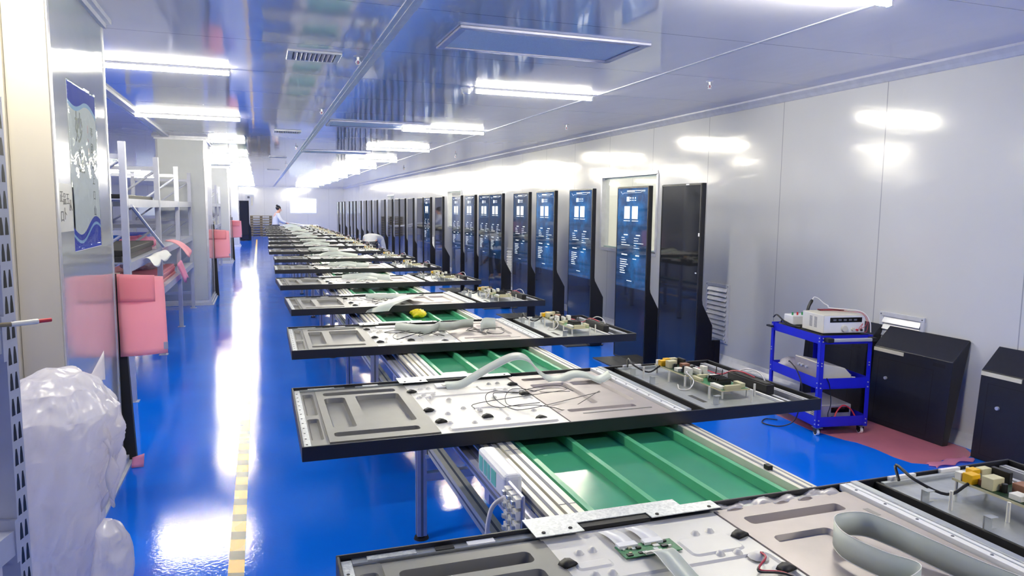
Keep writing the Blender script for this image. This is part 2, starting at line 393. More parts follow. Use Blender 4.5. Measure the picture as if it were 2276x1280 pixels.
# ------------------------------------------------------------------ ceiling lamps
def lamp_proto():
    r = empty('ceiling_lamp', (0, 0, 0))
    b = MB(); b.bx(-.60, .60, -.021, .021, -.022, 0, 'bright').build('housing', r, bevel=.003)
    MB().prism([(-.014, -.022), (-.0165, -.04), (-.011, -.052), (.011, -.052), (.0165, -.04), (.014, -.022)], -.585, .585, 0, 'tube').build('tube', r)
    for s in (-1, 1): MB().bx(s*.5855-(.0145 if s < 0 else 0), s*.5855+(.0145 if s > 0 else 0), -.018, .018, -.055, -.022, 'bright').build('end_cap', r)
    return r
LAMP = None
def lamp(x, y, label, group, z=ZC):
    global LAMP
    if LAMP is None: o = LAMP = lamp_proto()
    else: o = copy_tree(LAMP)
    o.location = (x, y, z); tag(o, label, 'ceiling lamp', group)
RY = [3.0, 6.55, 10.15, 13.7, 17.15, 20.3, 23.8, 27.2, 30.6, 34.0, 37.4, 40.8]
for i, y in enumerate(RY): lamp(2.5, y, 'glowing white tube lamp, %s from the camera in the ceiling row above the standing screens' % ORD[i], 'ceiling lamps over the screens')
LY = [6.48, 9.88, 13.3, 16.7, 20.1, 23.5, 26.9, 30.3, 33.7, 37.1, 40.5]
for i, y in enumerate(LY): lamp(-.79, y, 'glowing white tube lamp, %s from the camera in the ceiling row above the aisle tape' % ORD[i], 'ceiling lamps over the aisle')
for i, y in enumerate([5.8, 9.5, 13.2, 16.9, 20.6, 24.3, 28.0, 31.7]): lamp(-4.4, y, 'glowing white tube lamp, %s from the camera in the ceiling row above the storage racks' % ORD[i], 'ceiling lamps over the racks')
for i, (x, y) in enumerate([(2.5, -.6), (-.79, 3.06), (-4.4, 2.1)]): lamp(x, y, 'tube lamp on the ceiling %s the photographer' % ('behind right of', 'above left of', 'far left of')[i], 'ceiling lamps over the camera')
for i, y in enumerate([7.2, 10.8, 14.4, 18, 21.6, 25.2, 28.8]): lamp(6.0, y, 'tube lamp in the corridor behind the window wall, %s from the camera' % ORD[i], 'corridor lamps')
for i, x in enumerate([-5.7, -2, 1.7, 3.4]): lamp(x, 45.6, 'tube lamp in the room beyond the far wall, %s from its rack side' % ORD[i], 'lamps beyond the far wall')
for i, x in enumerate([1.9, 3.1]): lamp(x, 47.2, 'tube lamp beside the end of the room beyond the far wall, %s of two' % ORD[i], 'lamps beyond the far wall')

# ------------------------------------------------------------------ ceiling fittings
hp = empty('access_hatch', (1.845, 4.71, ZC), 0, 'grey rectangular return air hatch set in the glossy ceiling, nearest the camera', 'ceiling hatch', 'ceiling hatches')
b = MB()
for a in ((-.66, .66, -.32, -.275), (-.66, .66, .275, .32), (-.66, -.61, -.275, .275), (.61, .66, -.275, .275)): b.bx(*a, -.018, 0, 'alud')
b.build('frame', hp, bevel=.003); MB().bx(-.605, .605, -.27, .27, -.008, -.001, 'grille').build('panel', hp)
for i, (x, y) in enumerate([(1.55, 10.0), (1.5, 15.2)]):
    o = copy_tree(hp); o.location = (x, y, ZC); tag(o, 'grey rectangular return air hatch flush in the ceiling, %s from the camera' % ORD[i+1], 'ceiling hatch', 'ceiling hatches')
vp = empty('ceiling_vent', (.41, 5.66, ZC), 0, 'small louvred supply vent in the glossy ceiling close to the joint strip', 'ceiling vent', 'ceiling vents')
b = MB()
for a in ((-.19, .19, -.17, -.14), (-.19, .19, .14, .17), (-.19, -.15, -.14, .14), (.15, .19, -.14, .14)): b.bx(*a, -.016, 0, 'trimw')
b.build('frame', vp, bevel=.003); MB().bx(-.15, .15, -.14, .14, -.004, -.001, 'dgrey').build('backing', vp)
for k in range(9):
    T = Matrix.Translation((-.128+k*.032, 0, -.010)) @ Matrix.Rotation(math.radians(38), 4, 'Y'); MB().bx(-.0125, .0125, -.139, .139, -.0012, .0012, 'alud', T).build('louvre', vp)
for i, (x, y) in enumerate([(.43, 11.4), (.43, 17.3), (.43, 23.2)]):
    o = copy_tree(vp); o.location = (x, y, ZC); tag(o, 'small louvred supply vent in the ceiling, %s from the camera' % ORD[i+1], 'ceiling vent', 'ceiling vents')
sp = empty('sprinkler_head', (3.69, 5.45, ZC), 0, 'chrome sprinkler head on the ceiling near the window wall, nearest the camera', 'sprinkler', 'ceiling sprinklers')
MB().cyl((0, 0, -.008), (0, 0, 0), .03, .034, 14, 'chrome').build('escutcheon', sp)
b = MB().cyl((0, 0, -.035), (0, 0, -.006), .009, .011, 8, 'chrome')
for s in (-1, 1): b.tube([(s*.008, 0, -.03), (s*.018, 0, -.045), (s*.006, 0, -.062)], .003, 6, 'chrome')
b.build('frame', sp); MB().cyl((0, 0, -.066), (0, 0, -.062), .017, .017, 12, 'chrome').build('deflector', sp); MB().cyl((0, 0, -.06), (0, 0, -.035), .003, .003, 6, 'red').build('bulb', sp)
for i, (x, y) in enumerate([(.72, 5.56), (3.85, 8.9), (.70, 8.62), (3.87, 14.7), (-1.9, 9.2), (.68, 14.2), (3.86, 20.3), (.7, 20)]):
    o = copy_tree(sp); o.location = (x, y, ZC)
    tag(o, 'chrome sprinkler head hanging from the ceiling, %s' % ('beside the nearest small vent', 'second along the window wall', 'second along the ceiling joint strip', 'third along the window wall', 'above the storage racks', 'third along the joint strip', 'fourth along the window wall', 'fourth along the joint strip')[i], 'sprinkler', 'ceiling sprinklers')
dt = empty('smoke_detector', (1.845, 6.62, ZC), 0, 'round white smoke detector beside the end of a ceiling lamp', 'smoke detector')
MB().cyl((0, 0, -.012), (0, 0, 0), .052, .055, 20, 'bright').build('base', dt); MB().tube([(0, 0, -.052), (0, 0, -.048), (0, 0, -.03), (0, 0, -.012)], [.02, .036, .045, .042], 20, 'bright').build('sensor_cap', dt)
# ------------------------------------------------------------------ low wall vents
def wall_vent(y0, y1, label, z0=.22, z1=.86):
    r = empty('wall_vent', (XR, (y0+y1)/2, z0), 0, label, 'wall vent', 'louvred vents low on the window wall'); hw = (y1-y0)/2; h = z1-z0
    b = MB()
    for a in ((-hw, hw, 0, .035), (-hw, hw, h-.035, h), (-hw, -hw+.035, .035, h-.035), (hw-.035, hw, .035, h-.035)): b.bx(-.02, 0, *a, 'trimw')
    b.build('frame', r, bevel=.003); MB().bx(-.004, -.001, -hw+.035, hw-.035, .035, h-.035, 'dgrey').build('backing', r)
    n = int((h-.07)/.05)
    for k in range(n):
        T = Matrix.Translation((-.016, 0, .035+(k+.5)*(h-.07)/n)) @ Matrix.Rotation(math.radians(-62), 4, 'Y'); MB().bx(-.026, .026, -hw+.035, hw-.035, -.0015, .0015, 'trimw', T).build('louvre', r)
    for sy in (-1, 1):
        for zz in (.018, h-.018): MB().cyl((-.023, sy*(hw-.018), zz), (-.02, sy*(hw-.018), zz), .006, .006, 8, 'alud2').build('screw', r)
wall_vent(6.49, 6.91, 'white louvred vent low on the wall beside the nearest standing screen')
wall_vent(4.07, 4.49, 'white louvred vent behind the leaning black covers')
wall_vent(10.0, 10.4, 'white louvred vent on the wall behind the fourth standing screen')
wall_vent(13.53, 13.89, 'white louvred vent between the fifth and sixth standing screens')
wall_vent(16.1, 16.5, 'white louvred vent on the wall behind the eighth standing screen'); wall_vent(20.3, 20.7, 'white louvred vent far along the wall behind distant screens')
# ================================================================== conveyor table
CE = 27.4
cv = empty('conveyor_table', (1.03, 13.5, 0), 0, 'long aluminium conveyor table with a green belt running down the room', 'conveyor')
def part(b, name, par, org, **k):
    """part given in world coordinates under a parent standing at org"""
    b.v = [(p[0]-org[0], p[1]-org[1], p[2]-org[2]) for p in b.v]; return b.build(name, par, **k)
CO = (1.03, 13.5, 0)
part(MB().bx(.755, 1.365, .1, CE, .852, .868, 'belt'), 'belt', cv, CO)
for x in (.775, .955, 1.145, 1.335):
    part(MB().prism([(x-.012, .868), (x+.012, .868), (x+.0085, .894), (x-.0085, .894)], .1, CE, 1, 'ridge'), 'belt_guide', cv, CO)
def profile(x0, x1, z0, z1, mat, mat2='alud2'):
    b = MB(); b.bx(x0, x1, 0.1, CE, z0, z1, mat); c = (x0+x1)/2
    b.bx(c-.005, c+.005, .1, CE, z1, z1+.0008, mat2); zc = (z0+z1)/2; b.bx(x0-.0008, x0, .1, CE, zc-.005, zc+.005, mat2); b.bx(x1, x1+.0008, .1, CE, zc-.005, zc+.005, mat2); return b
part(profile(.700, .745, .868, .905, 'cream'), 'side_rail', cv, CO)
part(profile(.655, .695, .868, .900, 'cream'), 'side_rail', cv, CO)
part(profile(.595, .645, .846, .875, 'alud'), 'side_rail', cv, CO)
part(profile(1.365, 1.405, .85, .905, 'cream'), 'side_rail', cv, CO)
part(profile(1.408, 1.44, .85, .895, 'cream'), 'side_rail', cv, CO)
part(profile(.757, .812, .44, .495, 'cream'), 'lower_rail', cv, CO)
part(profile(1.33, 1.385, .44, .495, 'alud'), 'lower_rail', cv, CO)
LEG = [.38, 1.9, 3.42, 4.95, 6.5, 8.03, 9.55, 11.1, 12.6, 14.15, 15.7, 17.2, 18.7, 20.2, 21.7, 23.2, 24.7, 26.2]
lg = MB(); lg.bx(-.024, .024, -.024, .024, .02, .846, 'alud')
for s in (-1, 1): lg.bx(-.006, .006, s*.0245-.0005, s*.0245+.0005, .02, .846, 'alud2'); lg.bx(s*.0245-.0005, s*.0245+.0005, -.006, .006, .02, .846, 'alud2')
lg.cyl((0, 0, 0), (0, 0, .012), .038, .034, 14, 'rubber'); lg.cyl((0, 0, .012), (0, 0, .03), .012, .012, 8, 'chrome')
leg0 = lg.build('leg', cv)
for i, y in enumerate(LEG):
    for x in (.728, 1.41):
        o = leg0 if (i == 0 and x < 1) else leg0.copy()
        if o is not leg0: COL.objects.link(o)
        o.location = (x-CO[0], y-CO[1], 0)
    part(MB().bx(.752, 1.386, y-.02, y+.02, .30, .34, 'alud'), 'cross_beam', cv, CO); part(MB().bx(.595, 1.386, y-.02, y+.02, .815, .846, 'alud'), 'cross_beam', cv, CO)
    part(MB().bx(.744, .765, y-.03, y+.03, .42, .44, 'chrome'), 'bracket', cv, CO); part(MB().bx(1.37, 1.40, y-.03, y+.03, .42, .44, 'chrome'), 'bracket', cv, CO)
b = MB()
for y in (1.62, 2.05, 3.3, 4.9, 6.4): b.bx(.70, .745, y-.001, y+.001, .9051, .9058, 'alud2')
part(b, 'rail_joint', cv, CO)
part(MB().bx(1.372, 1.388, 1.66, 1.68, .9055, .918, 'rubber'), 'rail_stop', cv, CO)
# power adapter and multi socket strip hung on the aisle side of the rail
pa = empty('power_adapter', (.618, 1.86, .8765), 0, 'white power adapter box with aqua windows clipped to the conveyor rail', 'power adapter')
MB().bx(-.026, .026, -.125, .125, 0, .074, 'bright').build('body', pa, bevel=.013, seg=3)
for k, (y0, y1) in enumerate([(.072, .104), (.034, .060), (.002, .026), (-.052, -.010)]): MB().bx(-.0272, -.0258, y0, y1, .016, .058, 'aqua').build('window', pa)
MB().tube(cr([(-.012, -.122, .03), (-.03, -.142, .026), (-.07, -.15, .0), (-.088, -.17, -.08), (-.09, -.22, -.18), (-.08, -.32, -.26), (-.06, -.46, -.40)], 6), .006, 8, 'wirew').build('cable', pa)
ps = empty('socket_strip', (.5935, 1.637, .82), 0, 'white multi socket strip fixed to the conveyor rail beside the power adapter', 'socket strip')
MB().bx(-.008, 0, -.055, .055, 0, .135, 'alud').build('back_plate', ps, bevel=.002)
for r in range(3):
    for c in range(4): MB().bx(-.022, -.008, -.05+r*.034, -.024+r*.034, .012+c*.031, .034+c*.031, 'whitec').bx(-.030, -.022, -.043+r*.034, -.031+r*.034, .018+c*.031, .027+c*.031, 'silver').build('socket', ps)
# yellow film lump on the belt
def crumple(name, c, r, mat, seed, label, cat, n=18, wob=.22):
    rnd = random.Random(seed); b = MB(); vs = []; fs = []; ph0 = [rnd.random()*6.28 for _ in range(6)]
    for i in range(n+1):
        th = math.pi*i/n
        for k in range(2*n):
            ph = math.pi*k/n
            q = 1+wob*(math.sin(3*ph+ph0[0]+2*th)*.5+math.sin(7*ph-ph0[1]+5*th)*.35+math.sin(11*ph+ph0[2]-9*th)*.25+(rnd.random()-.5)*.3)
            vs.append((r[0]*q*math.sin(th)*math.cos(ph), r[1]*q*math.sin(th)*math.sin(ph), max(-r[2], r[2]*q*math.cos(th))+r[2]))
    for i in range(n):
        for k in range(2*n): fs.append((i*2*n+k, (i+1)*2*n+k, (i+1)*2*n+(k+1) % (2*n), i*2*n+(k+1) % (2*n)))
    b.add(vs, fs, mat, True); return tag(b.build(name, loc=c), label, cat)
crumple('film_bag', (1.055, 5.04, .870), (.052, .055, .028), 'yellowbag', 5, 'crumpled bright yellow film bag lying on the green belt', 'film bag', 16, .34)

# ================================================================== open display panels
def rrect(x0, x1, y0, y1, r, n=4):
    out = []
    for cx, cy, a in ((x1-r, y1-r, 0), (x0+r, y1-r, 90), (x0+r, y0+r, 180), (x1-r, y0+r, 270)):
        for k in range(n+1): t = math.radians(a+90*k/n); out.append((cx+r*math.cos(t), cy+r*math.sin(t)))
    return out
def pressed(b, x0, x1, y0, y1, z, recs, mat, t=.01, slope=.006):
    """pressed sheet: flat at z with rounded recesses (depth>0) or raised pads (depth<0)"""
    xs = sorted({x0, x1, *[r[0] for r in recs], *[r[1] for r in recs]}); ys = sorted({y0, y1, *[r[2] for r in recs], *[r[3] for r in recs]})
    for xa, xb in zip(xs, xs[1:]):
        for ya, yb in zip(ys, ys[1:]):
            if any(r[0] <= xa+1e-7 and r[1] >= xb-1e-7 and r[2] <= ya+1e-7 and r[3] >= yb-1e-7 for r in recs): continue
            b.add([(xa, ya, z), (xb, ya, z), (xb, yb, z), (xa, yb, z)], [(0, 1, 2, 3)], mat)
    for rx0, rx1, ry0, ry1, d in recs:
        rad = min(.016, (rx1-rx0)*.3, (ry1-ry0)*.3); n = 4
        A = rrect(rx0, rx1, ry0, ry1, rad, n); sl = min(slope, (rx1-rx0)*.25, (ry1-ry0)*.25); B = rrect(rx0+sl, rx1-sl, ry0+sl, ry1-sl, max(rad-sl, .002), n); N = len(A)
        vs = [(p[0], p[1], z) for p in A]+[(p[0], p[1], z-d) for p in B]
        b.add(vs, [(i, (i+1) % N, N+(i+1) % N, N+i) for i in range(N)], mat, True); b.add([(p[0], p[1], z-d) for p in B], [tuple(range(N))], mat)
        cs = [(rx1, ry1), (rx0, ry1), (rx0, ry0), (rx1, ry0)]
        for q, c in enumerate(cs):
            arc = A[q*(n+1):(q+1)*(n+1)]; b.add([(c[0], c[1], z)]+[(p[0], p[1], z) for p in arc], [tuple(range(n+2))], mat)
    for a in ((x0, y0, x1, y0), (x1, y0, x1, y1), (x1, y1, x0, y1), (x0, y1, x0, y0)):
        b.add([(a[0], a[1], z), (a[0], a[1], z-t), (a[2], a[3], z-t), (a[2], a[3], z)], [(0, 1, 2, 3)], mat)
    return b
PL, PW, PH = 1.885, .735, .045
def bump_on(b, u, v, z, r, h, mat): b.tube([(u, v, z), (u, v, z+h*.5), (u, v, z+h), (u, v, z+h+.0005)], [r, r*.72, r*.42, .001], 10, mat)
def panel_proto(detail):
    r = empty('open_display_panel', (0, 0, 0))
    b = MB(); t = .007
    b.bx(0, PL, 0, t, 0, PH, 'black').bx(0, PL, PW-t, PW, 0, PH, 'black').bx(0, t, t, PW-t, 0, PH, 'black').bx(PL-t, PL, t, PW-t, 0, PH, 'black').bx(t, PL-t, t, PW-t, 0, .006, 'black')
    b.bx(1.325, 1.332, t, PW-t, .006, .034, 'matte').bx(1.388, 1.396, t, PW-t, .006, .038, 'matte'); b.build('frame', r, bevel=.0015)
    # left back plate, with its raised step
    b = MB(); pressed(b, .030, .084, .022, .715, .031, [(.036, .074, .375, .668, .012), (.034, .072, .098, .332, .012)], 'grey')
    pressed(b, .084, .428, .05, .682, .037, [(.110, .382, .600, .648, .027), (.108, .183, .187, .566, .018), (.222, .384, .203, .573, .018), (.104, .374, .098, .142, .027)], 'grey')
    b.bx(.084, .43, .0225, .05, .02, .031, 'grey').bx(.084, .43, .682, .700, .02, .031, 'grey'); b.build('back_plate', r)
    # central white plate with ribs, bumps
    b = MB(); pressed(b, .428, .868, .03, .700, .034, [(.46, .84, .055, .095, -.006), (.47, .86, .345, .50, .004), (.45, .53, .54, .575, -.003), (.60, .70, .16, .30, .004), (.70, .83, .52, .60, -.003)] if detail else [(.46, .84, .055, .095, -.006), (.47, .86, .345, .50, .004)], 'white')
    for u, v in [(.763, .614), (.80, .615), (.759, .516), (.798, .51), (.512, .613), (.48, .61), (.473, .518), (.509, .515), (.488, .475), (.45, .488), (.50, .25), (.57, .30), (.62, .26), (.48, .14), (.56, .12), (.68, .13), (.77, .27), (.80, .20), (.46, .30), (.55, .43), (.72, .41)]: bump_on(b, u, v, .034, .011, .008, 'white')
    bump_on(b, .828, .483, .034, .022, .009, 'white'); b.build('centre_plate', r)
    for u, v, a in [(.851, .575, .3), (.846, .42, .2), (.438, .57, .3), (.445, .30, .2), (.455, .16, .3), (.79, .10, .3), (.62, .17, .1)]:
        b = MB(); T = Matrix.Translation((u, v, .035)) @ Matrix.Rotation(a, 4, 'Z'); P = [(-.019, 0), (-.014, .007), (0, .011), (.014, .007), (.019, 0)]; b.prism(P, -.011, .011, 1, 'matte', True, T); b.build('foam_pad', r)
    # right back plate
    b = MB(); pressed(b, .870, 1.262, .028, .700, .037, [(.912, 1.185, .610, .650, .02), (.912, 1.066, .22, .548, .011), (1.085, 1.215, .22, .548, .011), (.912, 1.178, .136, .170, .02)], 'mauve')
    b.bx(.95, 1.22, .105, .112, .037, .0385, 'grey').bx(1.22, 1.235, .56, .60, .036, .0375, 'grey'); b.build('back_plate', r)
    # long edge strips on the two sides
    b = MB(); b.bx(.03, .43, .706, .7275, .006, .036, 'silver').bx(.06, .16, .708, .726, .036, .0385, 'galv').bx(.27, .33, .708, .726, .036, .0385, 'bright').bx(.20, .24, .708, .724, .036, .038, 'matte'); b.build('edge_strip', r); b = MB(); b.bx(.43, 1.26, .7065, .7275, .006, .03, 'alud2').bx(.90, 1.2, .708, .722, .03, .033, 'silver'); b.build('edge_strip', r); b = MB()
    b.bx(.03, 1.262, .0075, .0215, .006, .033, 'grey').bx(.45, .70, .008, .020, .033, .0365, 'bright'); b.build('edge_strip', r)
    b = MB(); b.bx(.0075, .029, .012, .722, .006, .036, 'galv')
    for k in range(12): b.cyl((.017, .05+k*.056, .036), (.017, .05+k*.056, .0366), .0035, .0035, 6, 'matte')
    b.build('edge_strip', r)
    # far bracket that folds over the rim
    b = MB(); b.bx(.412, .80, .722, .770, .0455, .0475, 'galv').bx(.412, .525, .680, .722, .0455, .0475, 'galv').bx(.70, .885, .694, .722, .0455, .0475, 'galv').bx(.80, .885, .722, .736, .0455, .0475, 'galv').bx(.412, .80, .768, .770, .02, .0455, 'galv')
    for u, v in ((.435, .695), (.50, .70), (.72, .705), (.86, .705)): b.cyl((u, v, .0475), (u, v, .0495), .005, .004, 8, 'matte')
    b.build('bracket', r); MB().bx(.53, .70, .700, .721, .036, .0445, 'matte').build('cover_strip', r)
    # white rail
    b = MB(); b.bx(1.268, 1.322, .010, .725, .030, .046, 'bright').bx(1.285, 1.29, .010, .725, .046, .0468, 'silver').bx(1.303, 1.322, .010, .725, .046, .050, 'silver')
    for k in range(8): b.cyl((1.278, .05+k*.09, .046), (1.278, .05+k*.09, .0475), .004, .003, 6, 'alud2')
    b.build('cross_rail', r, bevel=.001)
    MB().bx(1.338, 1.352, .010, .725, .006, .022, 'alud').build('cross_rail', r)
    # galvanised board carrier with folded rim
    mp = MB(); mp.bx(1.398, 1.735, .008, .718, .012, .030, 'silver').bx(1.398, 1.735, .706, .718, .030, .040, 'silver').bx(1.724, 1.735, .008, .706, .030, .040, 'bright').bx(1.398, 1.735, .008, .014, .030, .036, 'silver')
    mp.bx(1.452, 1.472, .13, .235, .030, .0306, 'matte').bx(1.43, 1.52, .718, .728, .036, .048, 'bright').bx(1.61, 1.68, .718, .728, .036, .048, 'bright'); mp = mp.build('board_carrier', r, bevel=.001)
    for u, v in [(1.433, .543), (1.50, .45), (1.505, .17), (1.63, .08), (1.70, .155), (1.625, .655), (1.52, .36)]: MB().cyl((u, v, .030), (u, v, .078), .0045, .004, 8, 'whitec').build('standoff', mp)
    for u, v in [(1.410, .594), (1.412, .433), (1.48, .09)]: MB().bx(u-.012, u+.012, v-.002, v+.002, .030, .066, 'silver').bx(u-.012, u+.012, v-.016, v, .064, .066, 'silver').bx(u-.012, u+.03, v, v+.014, .030, .032, 'silver').build('bracket', mp)
    # right trough rails
    b = MB(); b.bx(1.775, 1.79, .012, .722, .006, .030, 'alu').bx(1.835, 1.862, .012, .722, .006, .034, 'alu').bx(1.842, 1.848, .012, .722, .034, .0345, 'alud2'); b.build('side_rail', r)
    db = MB(); db.bx(1.745, 1.782, .14, .39, .032, .072, 'comp').bx(1.75, 1.778, .15, .38, .072, .076, 'matte'); db.build('speaker_bar', r, bevel=.003)
    # power board
    def board(name, u0, u1, v0, v1, z, mat):
        b = MB(); b.bx(u0, u1, v0, v1, z, z+.0025, mat).bx(u0-.001, u1+.001, v0-.001, v0, z-.002, z+.004, 'tan').bx(u0-.001, u0, v0, v1, z-.002, z+.004, 'tan')
        for u in (u0+.006, u1-.006):
            for v in (v0+.008, v1-.008): b.cyl((u, v, .030), (u, v, z), .004, .004, 6, 'whitec')
        return b.build(name, r)
    rnd = random.Random(5)
    p1 = board('power_board', 1.535, 1.655, .385, .625, .066, 'pcbb')
    comps = [('inductor', 1.55, .585, .03, .026, 'yellow'), ('inductor', 1.58, .605, .026, .022, 'yellow'), ('inductor', 1.61, .60, .034, .02, 'tan'), ('transformer', 1.565, .54, .04, .03, 'tan'), ('transformer', 1.60, .49, .034, .03, 'copper'),
             ('heat_sink', 1.635, .57, .012, .05, 'comp'), ('heat_sink', 1.638, .49, .014, .05, 'comp'), ('connector', 1.545, .61, .02, .018, 'whitec'), ('connector', 1.56, .40, .016, .04, 'whitec'), ('connector', 1.60, .397, .012, .05, 'whitec'), ('connector', 1.64, .41, .02, .03, 'whitec'), ('relay', 1.56, .47, .03, .03, 'whitec'), ('relay', 1.59, .44, .02, .03, 'comp')]
    for n, u, v, su, sv, mt in comps:
        h = .012+.02*rnd.random(); MB().bx(u-su/2, u+su/2, v-sv/2, v+sv/2, .0685, .0685+h, mt).build(n, p1, bevel=.001)
    for k in range(12 if detail else 5):
        u, v = rnd.uniform(1.545, 1.65), rnd.uniform(.40, .61); h = .012+.016*rnd.random(); MB().cyl((u, v, .0685), (u, v, .0685+h), .007, .007, 10, rnd.choice(['comp', 'silver', 'copper'])).build('capacitor', p1)
    p2 = board('main_board', 1.548, 1.672, .148, .372, .060, 'pcb')
    MB().bx(1.585, 1.64, .22, .30, .064, .078, 'comp').build('heat_sink', p2, bevel=.001)
    for k in range(6): MB().bx(1.585, 1.64, .223+k*.0135, .2265+k*.0135, .078, .088, 'comp').build('heat_sink_fin', p2)
    for n, u, v, su, sv, mt in [('connector', 1.56, .33, .014, .06, 'tan'), ('connector', 1.562, .20, .02, .07, 'whitec'), ('connector', 1.60, .156, .07, .012, 'tan'), ('connector', 1.655, .19, .02, .05, 'tan'), ('connector', 1.645, .34, .03, .03, 'whitec'), ('antenna_module', 1.62, .325, .02, .03, 'silver'), ('connector', 1.60, .355, .05, .014, 'tan'), ('paper_tag', 1.655, .275, .012, .04, 'bright')]:
        MB().bx(u-su/2, u+su/2, v-sv/2, v+sv/2, .0625, .0725+.008*rnd.random(), mt).build(n, p2, bevel=.001)
    for u, v in ((1.655, .305), (1.665, .36)): MB().cyl((u, v, .0625), (u+.004, v, .105), .0025, .002, 6, 'comp').build('antenna', p2)
    # loose leads on the carrier
    MB().tube(cr([(1.44, .70, .045), (1.46, .73, .075), (1.45, .66, .06), (1.49, .60, .04), (1.535, .58, .07)], 5), .004, 6, 'wire').build('mains_lead', r)
    MB().tube(cr([(1.565, .40, .08), (1.535, .375, .085), (1.54, .33, .06), (1.50, .30, .036), (1.47, .32, .033), (1.50, .38, .036)], 5), .0022, 6, 'wirew').build('lead', r)
    MB().tube(cr([(1.69, .60, .042), (1.73, .56, .05), (1.755, .46, .045), (1.76, .38, .076), (1.75, .30, .09), (1.765, .24, .08)], 5), .003, 6, 'wirer').build('speaker_lead', r)
    MB().tube(cr([(1.765, .36, .076), (1.78, .30, .10), (1.785, .23, .095), (1.79, .19, .05)], 5), .0025, 6, 'wirew').build('speaker_lead', r)
    return r
PAN = [(.128, .690, 0), (.100, 2.125, 0), (.132, 3.613, -.004), (.190, 5.085, .030), (.160, 6.685, .035), (.150, 8.36, 0), (.18, 10.02, .01), (.13, 11.74, 0), (.13, 13.36, -.012), (.165, 15.0, 0), (.185, 16.85, .012), (.155, 18.75, .01), (.19, 20.5, 0), (.17, 22.0, -.01), (.15, 23.5, .01), (.17, 25.0, 0), (.18, 26.4, .008)]
PZ = .907
P0 = panel_proto(True)
PANS = []
PDESC = ['with a long ribbon looping over its right half', 'with black wires coiled on the white plate', 'with two folded ribbons on the white plate', 'with a broad ribbon hanging over its near edge', 'with a flat ribbon draped along the middle']
for i, (x, y, a) in enumerate(PAN):
    o = P0 if i == 0 else copy_tree(P0, skip=() if i < 6 else ('antenna', 'heat_sink_fin', 'relay', 'paper_tag', 'capacitor', 'lead'))
    o.location = (x, y, PZ); o.rotation_euler = (0, 0, a)
    d = PDESC[i] if i < 5 else 'lying across the conveyor'
    tag(o, 'open kiosk panel, %s from the camera, %s' % (ORD[i], d), 'display panel', 'open display panels across the conveyor'); PANS.append(o)
# ribbons, timing boards and wires differ from panel to panel
def tcon(p, u=.625, v=.578, a=0):
    t = MB(); t.bx(-.066, .066, -.026, .026, 0, .002, 'pcb'); t = t.build('timing_board', p); t.location = (u, v, .0375); t.rotation_euler = (0, 0, a); rnd = random.Random(3)
    for k in range(22):
        x, y = rnd.uniform(-.06, .05), rnd.uniform(-.018, .02); s = rnd.uniform(.002, .007); MB().bx(x-s, x+s, y-s*.7, y+s*.7, .002, .002+rnd.uniform(.002, .004), rnd.choice(['comp', 'comp', 'whitec', 'tan', 'silver'])).build('chip', t)
    for x in (-.04, .02): MB().bx(x-.022, x+.022, .012, .03, .002, .008, 'bright').build('connector', t)
    MB().bx(-.02, .02, -.027, -.018, .002, .006, 'whitec').build('connector', t)
    for x in (-.04, .025): MB().ribbon(cr([(x, .025, .005), (x-.004, .06, .008), (x-.008, .10, .002)], 4), (1, 0, 0), .042, 'bright').build('film_cable', t)
def rib(p, pts, wd, wid=.05, name='ribbon_cable'): return MB().ribbon(cr(pts, 7), wd, wid, 'ribbon', 'ribbone').build(name, p)
def wires(p, seed, u0, u1, v0, v1, n=3, mat='wire'):
    rnd = random.Random(seed)
    for k in range(n):
        pts = [(rnd.uniform(u0, u1), rnd.uniform(v0, v1), .04+.015*rnd.random()) for _ in range(6)]; MB().tube(cr(pts, 6), .0018, 5, mat).build('wire', p)
p = PANS[0]; tcon(p)
rib(p, [(.625, .552, .044), (.627, .52, .06), (.628, .47, .052), (.63, .40, .04), (.632, .33, .037), (.634, .2, .037)], (1, 0, 0), .048)
rib(p, [(.80, .20, .040), (.90, .255, .044), (.975, .245, .062), (1.02, .27, .066), (.995, .33, .066), (.985, .42, .066), (1.03, .49, .066), (1.10, .485, .066), (1.125, .43, .064), (1.14, .35, .06), (1.17, .27, .05), (1.20, .20, .044)], [(0, 0, 1)]*78, .055)
MB().tube(cr([(.832, .481, .044), (.825, .457, .046), (.79, .431, .038), (.829, .408, .037), (.852, .345, .037), (.88, .30, .042)], 6), .0022, 6, 'wirer').tube(cr([(.835, .479, .044), (.822, .455, .043), (.785, .428, .037), (.829, .403, .037), (.856, .343, .037), (.884, .30, .042)], 6), .0022, 6, 'wire').build('wire', p)
MB().sheet(lambda s, t: (.90+.35*s, .690+.045*t, .0365+.006*math.sin(17*s+3*t)*math.sin(6*s)+.004*math.sin(31*s-5*t)), 30, 3, 'film', .0008).build('film_strip', p)
p = PANS[1]; MB().bx(.545, .66, .60, .655, .036, .042, 'bright').bx(.57, .63, .605, .63, .042, .046, 'whitec').build('timing_board', p)
rib(p, [(.58, .60, .045), (.64, .585, .05), (.70, .60, .075), (.78, .60, .115), (.86, .60, .145), (.92, .60, .135), (.97, .60, .08), (1.01, .59, .048), (1.06, .585, .042), (1.12, .57, .062), (1.17, .55, .058), (1.21, .52, .044), (1.27, .54, .060)], [(.06, .9, .42)]*85, .05)
